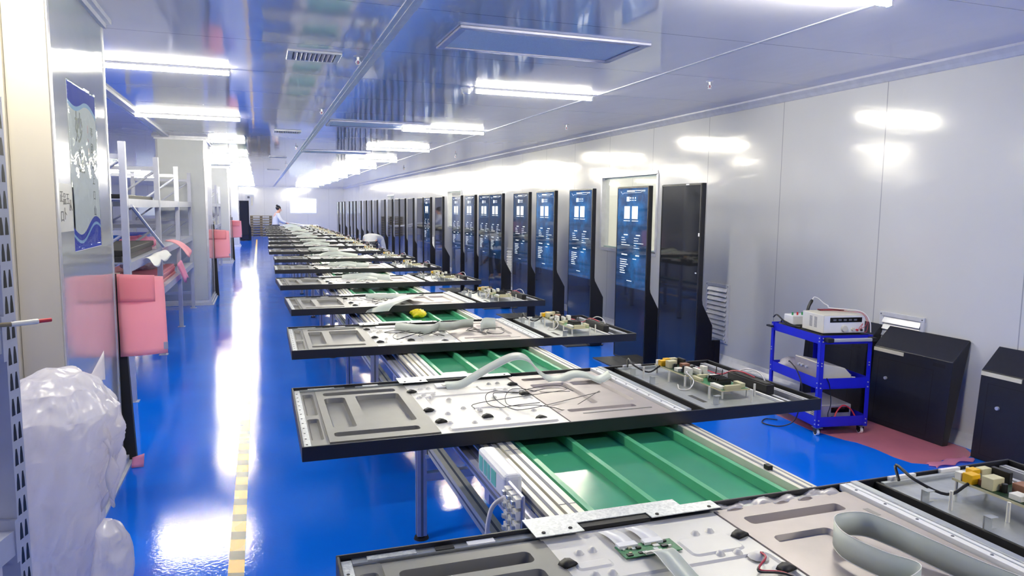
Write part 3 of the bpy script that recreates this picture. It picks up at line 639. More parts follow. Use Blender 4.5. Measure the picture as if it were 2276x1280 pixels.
for q in range(3):
    rnd = random.Random(20+q); c = (.82+.05*rnd.random(), .30+.05*rnd.random()); ra, rb = .13+.05*rnd.random(), .10+.04*rnd.random(); ph = rnd.random()
    pts = [(c[0]+ra*math.cos(ph+t), c[1]+rb*math.sin(ph+t), .046+.012*math.sin(3*t+q)) for t in [k*.5 for k in range(9+q)]]
    if q in (0, 2): pts += [(c[0]+.26, c[1]+.02*q, .045)]
    if q in (1, 3): pts = [(.60, .26, .04), (.63, .30, .05)]+pts
    MB().tube(cr(pts, 5), .0013, 5, 'wire').build('wire', p)
p = PANS[2]; MB().bx(.50, .62, .60, .65, .036, .042, 'bright').build('timing_board', p)
rib(p, [(.60, .56, .05), (.66, .42, .06), (.74, .30, .065), (.80, .36, .07), (.84, .44, .07)], [(.2, -.2, 1)]*29, .055)
rib(p, [(.82, .38, .07), (.90, .36, .072), (.98, .44, .07), (1.06, .50, .06)], [(0, -.3, 1)]*22, .055); rib(p, [(1.06, .34, .05), (1.10, .40, .07), (1.18, .44, .06)], [(0, .3, 1)]*15, .07)
wires(p, 4, .5, .85, .15, .55, 3); wires(p, 5, .95, 1.2, .2, .4, 2)
p = PANS[3]
rib(p, [(.95, .46, .05), (.92, .36, .075), (.84, .22, .075), (.72, .09, .065), (.64, .01, .054), (.60, -.03, .038), (.575, -.045, .012)], [(.85, -.45, .1)]*43, .17)
rib(p, [(.60, .58, .05), (.68, .45, .06), (.78, .42, .06), (.9, .46, .05)], [(.1, .6, .5)]*22, .06); wires(p, 6, .5, .85, .2, .6, 3)
for i in range(4, len(PAN)):
    p = PANS[i]; rnd = random.Random(40+i); h = rnd.uniform(.06, .10)
    rib(p, [(.62, .58, .045), (.70, .50, h*.8), (.80+.1*rnd.random(), .40, h), (.95, .36+.1*rnd.random(), h*.8), (1.05+.1*rnd.random(), .42, .05)], [(.2, .7, .5)]*29, .09)
    if i < 10: rib(p, [(.72, .30, .045), (.80, .26, .07), (.92, .30, .05)], [(.1, .8, .4)]*15, .06)
    wires(p, i, .48, .9, .15, .6, 2, 'wire' if i % 2 else 'wirew')
# ================================================================== standing kiosks
KX = 3.75
def kiosk_proto(lit):
    """faces -X; origin on the floor at the middle of the front face"""
    r = empty('standing_kiosk', (0, 0, 0)); hw = .338
    prof = [(0, .012), (.155, .012), (.165, .04), (.165, .60), (.052, .80), (.045, .84), (.045, 1.90), (0, 1.90)]
    b = MB(); b.prism([(p[0], p[1]) for p in prof], -hw, hw, 1, 'kiosk'); b.build('body', r, bevel=.003, seg=2)
    f = MB(); z0, z1 = .02, 1.895
    f.bx(-.006, 0, -hw+.002, hw-.002, z0, z1, 'screen').bx(-.009, -.006, -hw, -hw+.012, z0, z1, 'kiosk').bx(-.009, -.006, hw-.012, hw, z0, z1, 'kiosk').bx(-.009, -.006, -hw+.012, hw-.012, z1-.012, z1, 'kiosk').bx(-.009, -.006, -hw+.012, hw-.012, z0, z0+.014, 'kiosk')
    f.build('front_glass', r)
    if lit:
        s = MB(); s.bx(-.0075, -.0061, -.322, .322, .82, 1.88, 'screen_lit' if lit == 1 else 'screen_dim').build('screen', r)
        sc = bpy.data.objects[[c.name for c in kids(r) if c.name.startswith('screen')][0]]
        t = MB(); X0, X1 = -.0082, -.0076
        def q(y0, y1, z0, z1, m='glow'): t.bx(X0, X1, min(y0, y1), max(y0, y1), z0, z1, m)
        # layout seen from the front: +y is the far (left-hand) side
        def done(nm):
            nonlocal_t[0].build(nm, sc); nonlocal_t[0] = MB()
        nonlocal_t = [MB()]
        G = 'glow' if lit == 1 else 'glowd'
        def q(y0, y1, z0, z1, m=None): m = m or G; nonlocal_t[0].bx(X0, X1, min(y0, y1), max(y0, y1), z0, z1, m)
        q(.12, -.05, 1.845, 1.858); q(-.06, -.27, 1.853, 1.858); done('header_text')
        nonlocal_t[0].tube([(X0, .26, 1.850), (X0, .22, 1.822), (X0, .18, 1.834), (X0, -.17, 1.834), (X0, -.21, 1.845), (X0, -.27, 1.845)], .0016, 4, 'glow'); done('header_line')
        q(.125, .06, 1.742, 1.792, 'glowr'); done('screen_icon')
        for y in (.035, -.015, -.065): q(y+.010, y-.010, 1.770, 1.786); q(y+.016, y-.016, 1.750, 1.757); done('screen_icon')
        q(.18, .04, 1.532, 1.539); done('caption_text'); q(.0, -.14, 1.532, 1.539); done('caption_text')
        q(.17, .08, 1.380, 1.390)
        for k in range(4): q(.22, .22-(.07, .09, .11, .19)[k], 1.35-k*.026, 1.356-k*.026)
        done('text_block'); q(-.10, -.19, 1.380, 1.390)
        for k in range(5): q(-.06, -.06-(.10, .09, .20, .05, .12)[k], 1.35-k*.026, 1.355-k*.026)
        done('text_block'); q(-.10, -.18, 1.165, 1.176); q(-.04, -.12, 1.128, 1.135); done('text_block'); q(.21, .08, 1.165, 1.176)
        for k in range(7): q(.24, .24-(.16, .15, .18, .14, .09, .11, .12)[k], 1.110-k*.024, 1.118-k*.024)
        done('text_block'); q(.08, -.03, .888, .895); done('caption_text')
        for y0, y1 in ((.17, .048), (.0, -.125)): MB().bx(X0, X1, y1, y0, 1.556, 1.69, G).build('picture_card', sc)
    b = MB(); b.bx(.165, .168, -.26, .26, .08, .52, 'cover').cyl((.166, -.2, .3), (.176, -.2, .3), .011, .011, 12, 'chrome'); b.build('service_door', r)
    for k in range(8): MB().bx(.1655, .168, -.12, .12, .10+k*.012, .104+k*.012, 'matte')
    p = MB(); B = [(-.285, -.30), (.20, -.30), (.20, .30), (-.285, .30)]
    p.add([(x, y, 0) for x, y in B]+[(x, y, .012) for x, y in B]+[(x*.55+.0, y*.55, .030) for x, y in B], [(3, 2, 1, 0)]+[(i, (i+1) % 4, 4+(i+1) % 4, 4+i) for i in range(4)]+[(4+i, 4+(i+1) % 4, 8+(i+1) % 4, 8+i) for i in range(4)]+[(8, 9, 10, 11)], 'base'); p.build('base_plate', r)
    return r
KY = [5.93, 6.88, 8.155, 9.37, 10.35, 11.55, 12.26, 13.16, 14.12, 15.71, 16.80, 17.66, 18.9, 19.9, 20.9, 22.0, 23.3, 25.0, 26.2, 27.5, 29.1, 30.5, 31.7, 33.0, 34.6, 36.0, 37.4]
LIT = {1, 2, 3, 4, 5, 6, 7, 8, 10}
KP = {}
for i, y in enumerate(KY):
    lit = (1 if i < 4 else 2) if i in LIT else 0
    if lit not in KP: o = KP[lit] = kiosk_proto(lit)
    else: o = copy_tree(KP[lit])
    o.location = (KX+.012*math.sin(i*2.3), y, 0)
    tag(o, 'black kiosk by the window wall, %s from the camera, %s' % (ORD[i], ('screen dark', 'showing a bright blue screen', 'showing a dim blue screen')[lit]), 'kiosk', 'black kiosks along the window wall')
def small(name, b, label, cat, group=None, loc=None, **k): return tag(b.build(name, loc=loc, **k), label, cat, group)
k1 = KP[0]
MB().bx(.168, .205, -.33, -.315, .20, .46, 'kiosk').bx(.20, .26, -.332, -.30, .12, .46, 'kiosk').build('service_flap', k1)
MB().bx(-.0105, -.009, -.335, -.315, 1.42, 1.45, 'bright').bx(-.0105, -.009, -.31, -.285, 1.08, 1.09, 'bright').bx(-.0105, -.009, -.14, -.09, 1.885, 1.895, 'bright').build('sticker', k1)
# power strip and cables on the floor behind the kiosks
c = empty('extension_lead', (4.12, 6.43, 0), 0, 'white extension socket with black cable on the floor between the two nearest screens', 'extension lead')
MB().bx(-.03, .03, -.10, .10, 0, .045, 'bright').build('socket_block', c, bevel=.006)
MB().tube(cr([(0, .1, .02), (-.02, .17, .01), (-.12, .2, .008), (-.14, .10, .008), (-.05, .0, .05), (.03, -.12, .09), (.1, -.18, .10), (.16, -.14, .04), (.3, -.1, .02)], 6), .006, 6, 'wire').build('cable', c)

# ================================================================== lower back covers leaning on the wall
def cover_proto():
    r = empty('kiosk_back_cover', (0, 0, 0)); hw = .345
    P = [(-.055, 0), (0, 0), (.148, .742), (.135, .755), (-.012, .602)]
    b = MB(); b.prism(P, -hw, hw, 1, 'cover'); b.build('shell', r, bevel=.004, seg=2)
    def onface(y, t): return (-.055+(.043)*t-.0012, y, .602*t)      # t from foot to shoulder
    d = MB()
    for y0, y1, t0, t1 in ((-.20, .285, .86, .866), (-.20, .285, .06, .066), (-.203, -.197, .06, .866), (.282, .288, .06, .866)):
        a = onface(y0, t0); c = onface(y1, t1); d.add([onface(y0, t0), onface(y1, t0), onface(y1, t1), onface(y0, t1)], [(0, 1, 2, 3)], 'matte')
    d.build('door_outline', r)
    a = onface(.20, .62); MB().cyl((a[0]-.012, a[1], a[2]), (a[0]+.004, a[1], a[2]+.0), .012, .013, 14, 'chrome').build('lock', r)
    e = MB(); e.prism([(-.0245, .505), (-.0145, .595), (-.0195, .598), (-.0295, .507)], .345, .08, 1, 'foamw') if False else e.add([onface(.34, .945)[:1]+onface(.34, .945)[1:], onface(.065, .945), onface(.065, .99), onface(.34, .99)]+[(onface(y, t)[0]-.006, y, .602*t) for y, t in ((.34, .945), (.065, .945), (.065, .99), (.34, .99))], [(4, 5, 6, 7), (0, 4, 7, 3), (0, 1, 5, 4), (1, 2, 6, 5), (2, 3, 7, 6)], 'foamw')
    e.build('foam_strip', r)
    s = MB(); s.add([onface(-.19, .915), onface(-.29, .915), onface(-.29, .955), onface(-.19, .955)], [(0, 1, 2, 3)], 'matte'); s.build('handle_slot', r)
    return r
c0 = cover_proto()
for i, (x, y, z, lab) in enumerate([(4.598, 4.035, .002, 'black kiosk back cover leaning on the wall beside the cart, whole face in view'), (4.598, 4.80, .002, 'black metal kiosk back cover leaning on the wall behind the blue cart'), (4.598, 3.13, .002, 'black kiosk back cover leaning on the wall, cut by the photo edge')]):
    o = c0 if i == 0 else copy_tree(c0); o.location = (x, y, z); tag(o, lab, 'cover', 'kiosk back covers leaning on the wall')
# pink film on the floor
def poly_sheet(name, pts, z, t, mat, label, cat):
    b = MB(); b.prism(pts, z, z+t, 2, mat); return tag(b.build(name), label, cat)
poly_sheet('pink_floor_film', [(4.68, 5.2), (4.68, 3.62), (4.60, 3.50), (4.45, 3.44), (4.30, 3.48), (4.17, 3.43), (4.05, 3.50), (4.03, 3.62), (4.045, 3.80), (4.03, 3.945), (3.99, 4.02), (3.92, 4.3), (3.95, 4.75), (4.1, 5.2)], .0003, .001, 'pinkf', 'thin pink protective film spread on the floor under the leaning black covers', 'floor film')
tag(MB().sheet(lambda s, t: (4.12+.38*s+.02*math.sin(9*t), 3.37+.09*t+.012*math.sin(13*s)+.03*s, .003+.012*abs(math.sin(7*s+2*t))*(1-t)), 24, 4, 'pinkh', .0012).build('film_offcut'), 'crumpled pale pink film scrap at the near edge of the floor film', 'film scrap')

# ================================================================== blue tool cart
CA = (3.84, 4.15, 0); CR = -math.radians(9)
cart = empty('tool_cart', CA, CR, 'royal blue three tier steel cart on castors carrying instruments', 'cart')
CW, CD = .42, .68
def pbx(*a, n='x', par=cart, bev=0, mat='blue', T=None): return MB().bx(*a, mat, T).build(n, par, bevel=bev)
for x in (0, CW):
    for y in (0, CD):
        b = MB(); sx = 1 if x == 0 else -1; sy = 1 if y == 0 else -1
        b.bx(min(x, x+sx*.034), max(x, x+sx*.034), min(y, y+sy*.003), max(y, y+sy*.003), .065, .755, 'blue').bx(min(x, x+sx*.003), max(x, x+sx*.003), min(y, y+sy*.034), max(y, y+sy*.034), .065, .755, 'blue')
        for z in (.09, .12, .365, .40, .53, .55, .71, .735):
            b.cyl((x+sx*.017, y, z), (x+sx*.017, y-sy*.004, z), .005, .005, 8, 'chrome'); b.cyl((x, y+sy*.017, z), (x-sx*.004, y+sy*.017, z), .005, .005, 8, 'chrome')
        b.build('leg', cart)
for z0, z1 in ((.07, .145), (.355, .435), (.69, .755)):
    b = MB(); e = .0032; b.bx(e, CW-e, e, CD-e, z0+.004, z0+.007, 'blue')
    for a in ((e, CW-e, e, e+.002), (e, CW-e, CD-e-.002, CD-e), (e, e+.002, e, CD-e), (CW-e-.002, CW-e, e, CD-e)): b.bx(*a, z0, z1, 'blue')
    b.build('shelf', cart)
b = MB().bx(.045, .40, -.055, -.03, .715, .74, 'alu').bx(.02, .07, -.058, 0, .712, .743, 'rubber').bx(.375, .415, -.058, 0, .712, .743, 'rubber'); b.build('handle', cart, bevel=.004)
MB().bx(-.03, -.004, CD-.04, CD+.03, .715, .728, 'rubber').build('handle', cart)
for x in (.03, CW-.03):
    for y in (.03, CD-.03):
        k = MB(); k.bx(x-.028, x+.028, y-.028, y+.028, .058, .0655, 'alud2').bx(x-.018, x-.014, y-.015, y+.025, .022, .058, 'rubber').bx(x+.014, x+.018, y-.015, y+.025, .022, .058, 'rubber'); k = k.build('castor', cart)
        w_ = MB(); w_.cyl((x-.011, y+.008, .025), (x+.011, y+.008, .025), .025, .025, 18, 'bright').cyl((x-.0125, y+.008, .025), (x+.0125, y+.008, .025), .018, .018, 14, 'rubber').cyl((x-.013, y+.008, .025), (x+.013, y+.008, .025), .008, .008, 10, 'chrome'); w_.build('wheel', k)
def cw(x, y, z): # cart space to world
    c, s = math.cos(CR), math.sin(CR); return (CA[0]+c*x-s*y, CA[1]+s*x+c*y, z)
def on_cart(name, x, y, z, label, cat, rz=0, group=None): return empty(name, cw(x, y, z), CR+rz, label, cat, group)
TOP = .6975+.0006
# bench power supply
t = on_cart('bench_power_supply', .045, .05, TOP+.058, 'beige bench power supply with dark display on the top tier of the blue cart', 'power supply')
MB().bx(0, .34, 0, .27, .006, .142, 'beige').build('case', t, bevel=.004, seg=2)
MB().bx(.006, .334, -.004, 0, .012, .136, 'bright').build('front_panel', t)
MB().bx(.05, .31, -.006, -.004, .088, .124, 'lcd').build('display', t)
d = MB()
for k in range(5): d.bx(.075+k*.042, .10+k*.042, -.0065, -.006, .10, .112, 'alud2')
d.build('digit', t)
for x, z, r_ in ((.165, .042, .024), (.235, .036, .012)): MB().cyl((x, -.022, z), (x, -.004, z), r_*.9, r_, 18, 'beige').build('knob', t)
for x in (.27, .305): MB().cyl((x, -.018, .03), (x, -.004, .03), .008, .008, 12, 'red' if x < .28 else 'comp').build('terminal', t)
b = MB()
for r_ in range(2):
    for k in range(9): b.bx(-.0006, .0004, .08+r_*.06, .115+r_*.06, .04+k*.009, .0445+k*.009, 'dgrey')
b.build('side_vent', t)
for x in (.02, .32):
    for y in (.03, .24): MB().cyl((x, y, 0), (x, y, .007), .011, .011, 10, 'rubber').build('foot', t)
# a tool tray under it raises it level with the rim
tag(MB().bx(.035, .40, .03, .40, TOP, TOP+.0575, 'rubber').build('rubber_mat', loc=CA), 'black rubber tray under the bench power supply on the cart top', 'tray'); bpy.data.objects['rubber_mat'].rotation_euler = (0, 0, CR)
t = on_cart('instrument_box', .07, .49, TOP+.056, 'small white instrument box with green and red binding posts behind the power supply', 'instrument box')
MB().bx(0, .25, 0, .13, 0, .075, 'bright').build('case', t, bevel=.005)
for k in range(6): MB().cyl((.02+k*.042, .04, .075), (.02+k*.042, .04, .098), .0065, .0075, 10, 'green' if k % 2 == 0 else 'red').build('binding_post', t)
tag(MB().bx(.04, .34, .44, .66, TOP, TOP+.0555, 'matte').build('foam_block', loc=CA, bevel=.01), 'dark foam block under the white instrument box', 'foam block').rotation_euler = (0, 0, CR)
t = on_cart('cable_bundle', -.03, .44, 0, 'coiled black cable lying over the corner of the cart top', 'cable')
MB().tube(cr([(.02, .20, .80), (-.0, .12, .83), (.01, .05, .80), (.03, .0, .765), (.06, -.06, .762), (.08, -.1, .762), (.05, -.02, .77), (.03, .08, .79), (.06, .15, .765)], 6), .006, 6, 'wire').build('loop', t)
tag(MB().tube(cr([cw(.13, .40, .835), cw(.15, .41, .91), cw(.185, .42, .965)], 6), [.012]*9+[.013]*3+[.008], 10, 'comp').tube(cr([cw(.185, .42, .965), cw(.20, .42, .985), cw(.23, .41, .975), cw(.26, .38, .94), cw(.262, .33, .93), cw(.22, .24, .925), cw(.30, .14, .925), cw(.35, .04, .92), cw(.385, .0, .86), cw(.392, -.01, .775)], 6), .0042, 6, 'wirew').build('soldering_handle'), 'black tool handle on a white cable standing over the bench power supply', 'tool handle')
tag(MB().tube(cr([cw(.14, .24, .906), cw(.20, .25, .906), cw(.27, .22, .906), cw(.32, .14, .908), cw(.34, .03, .912), cw(.36, .0, .86), cw(.34, -.01, .82), cw(.30, .0, .80), cw(.33, .0, .84), cw(.31, .0, .79)], 6), .002, 5, 'wirer').tube(cr([cw(.12, .25, .914), cw(.18, .24, .914), cw(.30, .19, .917), cw(.36, .06, .915), cw(.37, .0, .86), cw(.36, -.01, .79), cw(.34, -.01, .775)], 6), .002, 5, 'wirer').build('red_lead'), 'thin red test leads draped over the bench power supply', 'test leads')
tag(MB().bx(0, .20, 0, .035, 0, .012, 'matte').bx(0, .18, .006, .028, .012, .015, 'alud').build('tool_bar', loc=cw(.16, .275, TOP+.20), bevel=.002), 'flat black bar lying on top of the bench power supply', 'bar').rotation_euler = (0, 0, CR-.05)
bpy.data.objects['tool_bar'].location.z = TOP+.058+.1425
# middle tier
MID = .3625
t = on_cart('test_instrument', .045, .05, MID, 'beige test instrument with a tapered top on the middle tier of the blue cart', 'instrument')
MB().prism([(0, 0), (.255, 0), (.255, .08), (.20, .135), (.0, .175)], .0, .34, 1, 'beige').build('case', t, bevel=.004)
MB().bx(-.006, 0, .01, .33, .06, .168, 'mauve').build('panel', t)
for y in (.22, .26, .16): MB().cyl((-.022, y, .12), (-.006, y, .12), .009, .010, 12, 'chrome').build('knob', t)
MB().bx(.255, .262, .01, .33, .01, .085, 'alud2').build('panel', t)
crumple('plastic_bag', cw(.10, .56, MID), (.085, .075, .055), 'film', 8, 'crumpled clear plastic bag on the far end of the middle cart tier', 'plastic bag')
t = on_cart('white_connector_pile', .368, .07, MID, 'small white plug connectors piled on the corner of the middle tier', 'connectors')
rnd = random.Random(9)
for k in range(7): MB().bx(-.014, .014, -.02, .02, 0, .022, 'bright', Matrix.Translation((.0+.018*(k % 3-1), .018*(k//3), .0225*(k//3)*.7)) @ Matrix.Rotation(rnd.random(), 4, 'Z')).build('plug', t, bevel=.002)
# bottom tier
BOT = .0775
t = on_cart('lower_instrument', .08, .10, BOT, 'grey instrument with a dark front on the bottom tier of the blue cart', 'instrument')
MB().bx(0, .27, 0, .36, .008, .13, 'beige').build('case', t, bevel=.004); MB().bx(.01, .26, -.004, 0, .02, .12, 'alud').build('front_panel', t); MB().bx(.10, .25, -.006, -.004, .07, .11, 'lcd').build('display', t)
b = MB()
for k in range(6): b.bx(-.0006, .0, .05, .10, .03+k*.013, .036+k*.013, 'dgrey')
b.build('side_vent', t)
for x in (.02, .25):
    for y in (.03, .33): MB().cyl((x, y, 0), (x, y, .009), .011, .011, 10, 'rubber').build('foot', t)
rl = empty('red_clip_lead', cw(.2, .04, BOT), CR, 'thick red clip leads looped in front of the bottom instrument', 'clip leads')
MB().tube(cr([(-.03, .0, .012), (.0, .02, .08), (.06, .03, .13), (.12, .02, .10), (.155, .0, .03), (.16, .0, .006)], 6), .006, 6, 'red').build('lead', rl)
MB().tube([(-.06, .0, .012), (.0, .0, .03)], [.006, .010], 8, 'red').tube([(-.08, .02, .012), (-.03, .015, .05)], [.005, .009], 8, 'comp').build('clip', rl)
tag(MB().tube(cr([cw(.03, .45, .47), cw(-.016, .36, .49), cw(-.02, .25, .44), cw(-.02, .17, .32), cw(-.02, .2, .15), cw(-.05, .22, .05), cw(-.14, .26, .007), cw(-.22, .36, .007), cw(-.14, .46, .007), cw(-.06, .42, .007)], 7), .0045, 6, 'wire').build('trailing_cable'), 'thin black cable trailing from the cart down to the blue floor', 'cable')
tag(MB().tube(cr([cw(.06, -.006, .44), cw(.085, -.01, .38), cw(.10, -.012, .25), cw(.09, .0, .17), cw(.12, .03, .11)], 6), .0035, 6, 'wire').build('hanging_cable'), 'black cable hanging down the near end of the cart', 'cable')
# ================================================================== storage racks
def rack(loc, rz, label, ys, xs=(0, -.80), top=2.16, levels=(1.70, 1.17, .74), perf=False, braces=True):
    """front uprights on local x = 0, back ones on xs[1]; bays along local y"""
    r = empty('storage_rack', loc, rz, label, 'storage rack', 'steel storage racks')
    for y in ys:
        for x in xs:
            b = MB(); b.bx(x-.025, x+.025, y-.03, y+.03, .004, top, 'rack').bx(x-.045, x+.045, y-.045, y+.045, 0, .004, 'rack')
            if perf and x == xs[0]:
                for k in range(int(top/.075)):
                    z = .06+k*.075
                    for dy in (-.013, .013):
                        q = [(y+dy-.0085, z), (y+dy+.0085, z), (y+dy+.007, z+.026), (y+dy+.003, z+.05), (y+dy-.003, z+.05), (y+dy-.007, z+.026)]
                        b.prism(q, x+.0248, x+.0256, 0, 'comp')
            b.build('upright', r)
    for z in levels:
        for ya, yb in zip(ys, ys[1:]):
            for x in xs: MB().bx(x-.02, x+.022, ya+.03, yb-.03, z-.075, z, 'rack').bx(x-.024, x+.026, ya+.03, ya+.045, z-.10, z+.03, 'rack').bx(x-.024, x+.026, yb-.045, yb-.03, z-.10, z+.03, 'rack').build('beam', r)
            MB().bx(xs[1]+.02, xs[0]-.02, ya+.03, yb-.03, z-.012, z-.001, 'rack').build('shelf_deck', r)
    for y in ys:
        for z in (.25, 1.42, top-.12): MB().bx(xs[1]+.025, xs[0]-.025, y-.012, y+.012, z-.02, z+.02, 'rack').build('end_brace', r)
        for z0, z1 in ((.27, .85), (.85, 1.40), (1.44, 2.0)):
            MB().tube([(xs[1]+.03, y, z0), (xs[0]-.03, y, z1)], .013, 6, 'rack').build('end_brace', r)
    if braces:
        for ya, yb in zip(ys[:1], ys[1:2]):
            MB().tube([(xs[1]+.01, ya+.04, 1.66), (xs[1]+.01, yb-.04, 1.22)], .016, 6, 'rack').build('cross_brace', r); MB().tube([(xs[1]-.02, ya+.04, 1.22), (xs[1]-.02, yb-.04, 1.66)], .016, 6, 'rack').build('cross_brace', r)
            MB().tube([(xs[0]+.045, ya+.04, 1.64), (xs[0]+.045, yb-.04, 1.20)], .014, 6, 'rack').build('cross_brace', r)
    return r
RKX = -1.04
rack((RKX, 0, 0), 0, 'pale grey steel storage rack between the two nearest pillars', (6.66, 8.72, 10.70, 12.62))
rack((-3.0, 0, 0), 0, 'grey steel storage rack in the second row behind the pillar racks', (6.4, 8.6, 10.8, 13.0, 15.2))
rack((-1.02, 9.1, 0), 0, 'grey steel storage rack between the second and third pillars', (6.6, 8.6, 10.6, 12.4))
rack((-5.6, 0, 0), 0, 'grey steel storage rack in the row farthest from the aisle', (9.0, 11.2, 13.4, 15.6, 17.8))
fr = rack((-.712, 2.43, 0), -math.radians(12), 'pale blue rack with keyhole slots at the photo edge by the plastic bag', (-1.55, 0), (0, -.6), 1.95, (1.30, .70, .25), True, False)
# things on the racks
def box_thing(name, x0, x1, y0, y1, z, h, mat, label, cat, group=None, lip=None):
    b = MB().bx(x0, x1, y0, y1, z, z+h, mat)
    if lip: b.bx(x0+.01, x1-.01, y0+.01, y1-.01, z+h, z+h+.004, lip)
    return tag(b.build(name, bevel=.004), label, cat, group)
TS, MS, LS = 1.7005, 1.1705, .7405
box_thing('black_slab', -1.62, -1.075, 6.74, 8.65, TS, .035, 'matte', 'long flat black panel on the top shelf of the nearest pillar rack', 'panel')
box_thing('black_slab', -1.78, -1.09, 6.74, 8.55, MS, .05, 'cover', 'wide black panel at the bottom of the stack on the middle rack shelf', 'panel', 'black panels on the middle shelf')
box_thing('black_slab', -1.72, -1.075, 6.74, 8.58, MS+.0505, .05, 'matte', 'black panel on top of the stack on the middle rack shelf', 'panel', 'black panels on the middle shelf')
box_thing('blue_crate', -1.78, -1.36, 9.55, 10.55, MS, .12, 'bluebox', 'royal blue crate at the back of the middle rack shelf', 'crate', None, 'navy')
tag(MB().sheet(lambda s, t: (-1.0+.09*s+.012*math.sin(8*t), 7.3+1.25*t+.05*math.sin(5*s), 1.168-.07*s*s-.02*math.sin(11*t)*s), 8, 20, 'paper', .002).build('paper_sheet'), 'white paper sheet sagging over the edge of the middle rack shelf', 'paper sheet')
def film_heap(name, c, r, mat, seed, label, cat): return crumple(name, c, r, mat, seed, label, cat, 16, .32)
film_heap('pink_film_heap', (-1.30, 9.18, MS), (.18, .28, .06), 'pinkh', 11, 'heap of bright pink film spilling off the middle rack shelf', 'film heap')
tag(MB().sheet(lambda s, t: (-1.0+.22*s+.02*math.sin(9*t), 8.86+.5*t+.06*s*math.sin(4*t), 1.25-.16*s*s+.03*math.sin(12*t+3*s)*s), 12, 18, 'pink', .004).build('pink_film_sheet'), 'pink foam sheet hanging from the pink film heap on the rack', 'foam sheet')
film_heap('plastic_bag', (-1.38, 9.68, LS+.135), (.22, .45, .10), 'film', 12, 'crumpled clear plastic bag on the pink foam of the lower rack shelf', 'plastic bag')
for q_, (y0_, y1_, nm_) in enumerate(((6.76, 8.64, 'nearest'), (8.80, 10.62, 'second'))):
    for k in range(4): box_thing('pink_foam_board', -1.78+.02*k, -1.08-.01*(k % 2), y0_+.02*k, y1_-.02*k, LS+.0335*k, .033, 'pink', 'pink foam board, %s from the bottom, lower shelf of the %s rack bay' % (ORD[k], nm_), 'foam board', 'pink foam boards on the lower shelf')
tag(MB().sheet(lambda s, t: (-.995+.07*s+.012*math.sin(7*t), 10.0+.5*t+.1*s, .90-.24*s+.03*math.sin(9*t)), 8, 12, 'pinkh', .004).build('pink_offcut'), 'pale pink foam offcut hanging over the front of the lower rack shelf', 'foam sheet')
tag(MB().bx(-1.5, -1.075, 8.85, 9.9, .67, .726, 'matte').build('black_tray'), 'black tray slung under the lower rack shelf', 'tray')
rnd = random.Random(21); n = 0
for rx, ys, nm in ((-3.0, (6.5, 15.0), 'second row'), (-5.6, (9.1, 17.6), 'farthest row')):
    for lv, ln in ((MS, 'middle'), (LS, 'lower'), (TS, 'top')):
        y = ys[0]+.1; k = 0
        while y < ys[1]-1.3 and k < 6:
            L = rnd.uniform(.7, 1.2); h = rnd.choice([.06, .10, .16, .24]); m = rnd.choice(['grey', 'cover', 'white', 'grey', 'matte', 'carton'])
            if not any(abs(q-y) < .08 or (y-.06 < q < y+L+.06) for q in (8.6, 10.8, 13.0, 15.2, 11.2, 13.4, 15.6, 17.8)):
                col = {'grey': 'grey', 'cover': 'black', 'white': 'white', 'matte': 'black', 'carton': 'brown'}[m]
                box_thing('storage_box', rx-.74, rx-.05-.1*rnd.random(), y, y+L, lv, h, m, 'flat %s box, %s from the camera on the %s shelf of the %s rack' % (col, ORD[k], ln, nm), 'box', 'boxes on the %s racks' % nm); k += 1
            y += L+.15
rnd = random.Random(31)
for lv, ln in ((MS, 'middle'), (LS, 'lower')):
    for k, y in enumerate((15.9, 17.9, 19.9)):
        box_thing('storage_box', -1.76, -1.06, y, y+1.5, lv, rnd.choice([.08, .14, .2]), rnd.choice(['cover', 'grey', 'white']), 'long flat panel box, %s on the %s shelf of the rack past the second pillar' % (ORD[k], ln), 'box', 'boxes on the rack past the second pillar')
# red tipped braided cable and tag on the front rack
t = empty('braided_cable', (-.612, 2.38, 1.312), 0, 'brown braided cable with a white sleeve and red tip sticking out of the front rack', 'cable')
MB().tube(cr([(-.26, -.16, .0), (-.18, -.11, .002), (-.10, -.055, .002), (-.05, -.02, .0)], 5), .0065, 8, 'carton').build('braid', t)
MB().tube([(-.055, -.024, .0), (.0, .02, .0)], .0075, 10, 'whitec').build('sleeve', t); MB().tube([(.0, .02, 0), (.028, .042, 0)], .0058, 8, 'red').build('tip', t)
# ================================================================== pillar poster and note
FX = -.8595
def glyph(txt, size, y, z, mat, parent, name='printed_character'):
    cu = bpy.data.curves.new(name, 'FONT'); cu.body = txt; cu.size = size; cu.align_x = 'CENTER'; cu.align_y = 'CENTER'; cu.extrude = .0003
    o = bpy.data.objects.new('tmp', cu); COL.objects.link(o); bpy.context.view_layer.update()
    me = bpy.data.meshes.new_from_object(o.evaluated_get(bpy.context.evaluated_depsgraph_get())); bpy.data.objects.remove(o); bpy.data.curves.remove(cu)
    me.materials.clear(); me.materials.append(M[mat]); me.transform(Matrix(((0, 0, 1, 0), (1, 0, 0, y), (0, 1, 0, z), (0, 0, 0, 1))))
    q = bpy.data.objects.new(name, me); COL.objects.link(q); q.parent = parent; q.location = (.0018, 0, 0); return q
po = empty('wall_poster', (FX, 4.375, 1.415), 0, 'tall poster with blue wave bands under wrinkled clear film on the nearest steel pillar', 'poster')
PWd, PHt = .63, .835
MB().bx(0, .001, -PWd/2, PWd/2, 0, PHt, 'paper').build('sheet', po)
def wave(u, base): return base
top = [(-.315+.63*k/24, PHt-(.085-.0*k+.028*math.sin(2*math.pi*(k/24)*.95+.3)+.035*max(0, k/24-.55)*2)) for k in range(25)]
MB().prism(top+[(.315, PHt-.004), (-.315, PHt-.004)], .001, .0014, 0, 'navy').build('wave_band', po)
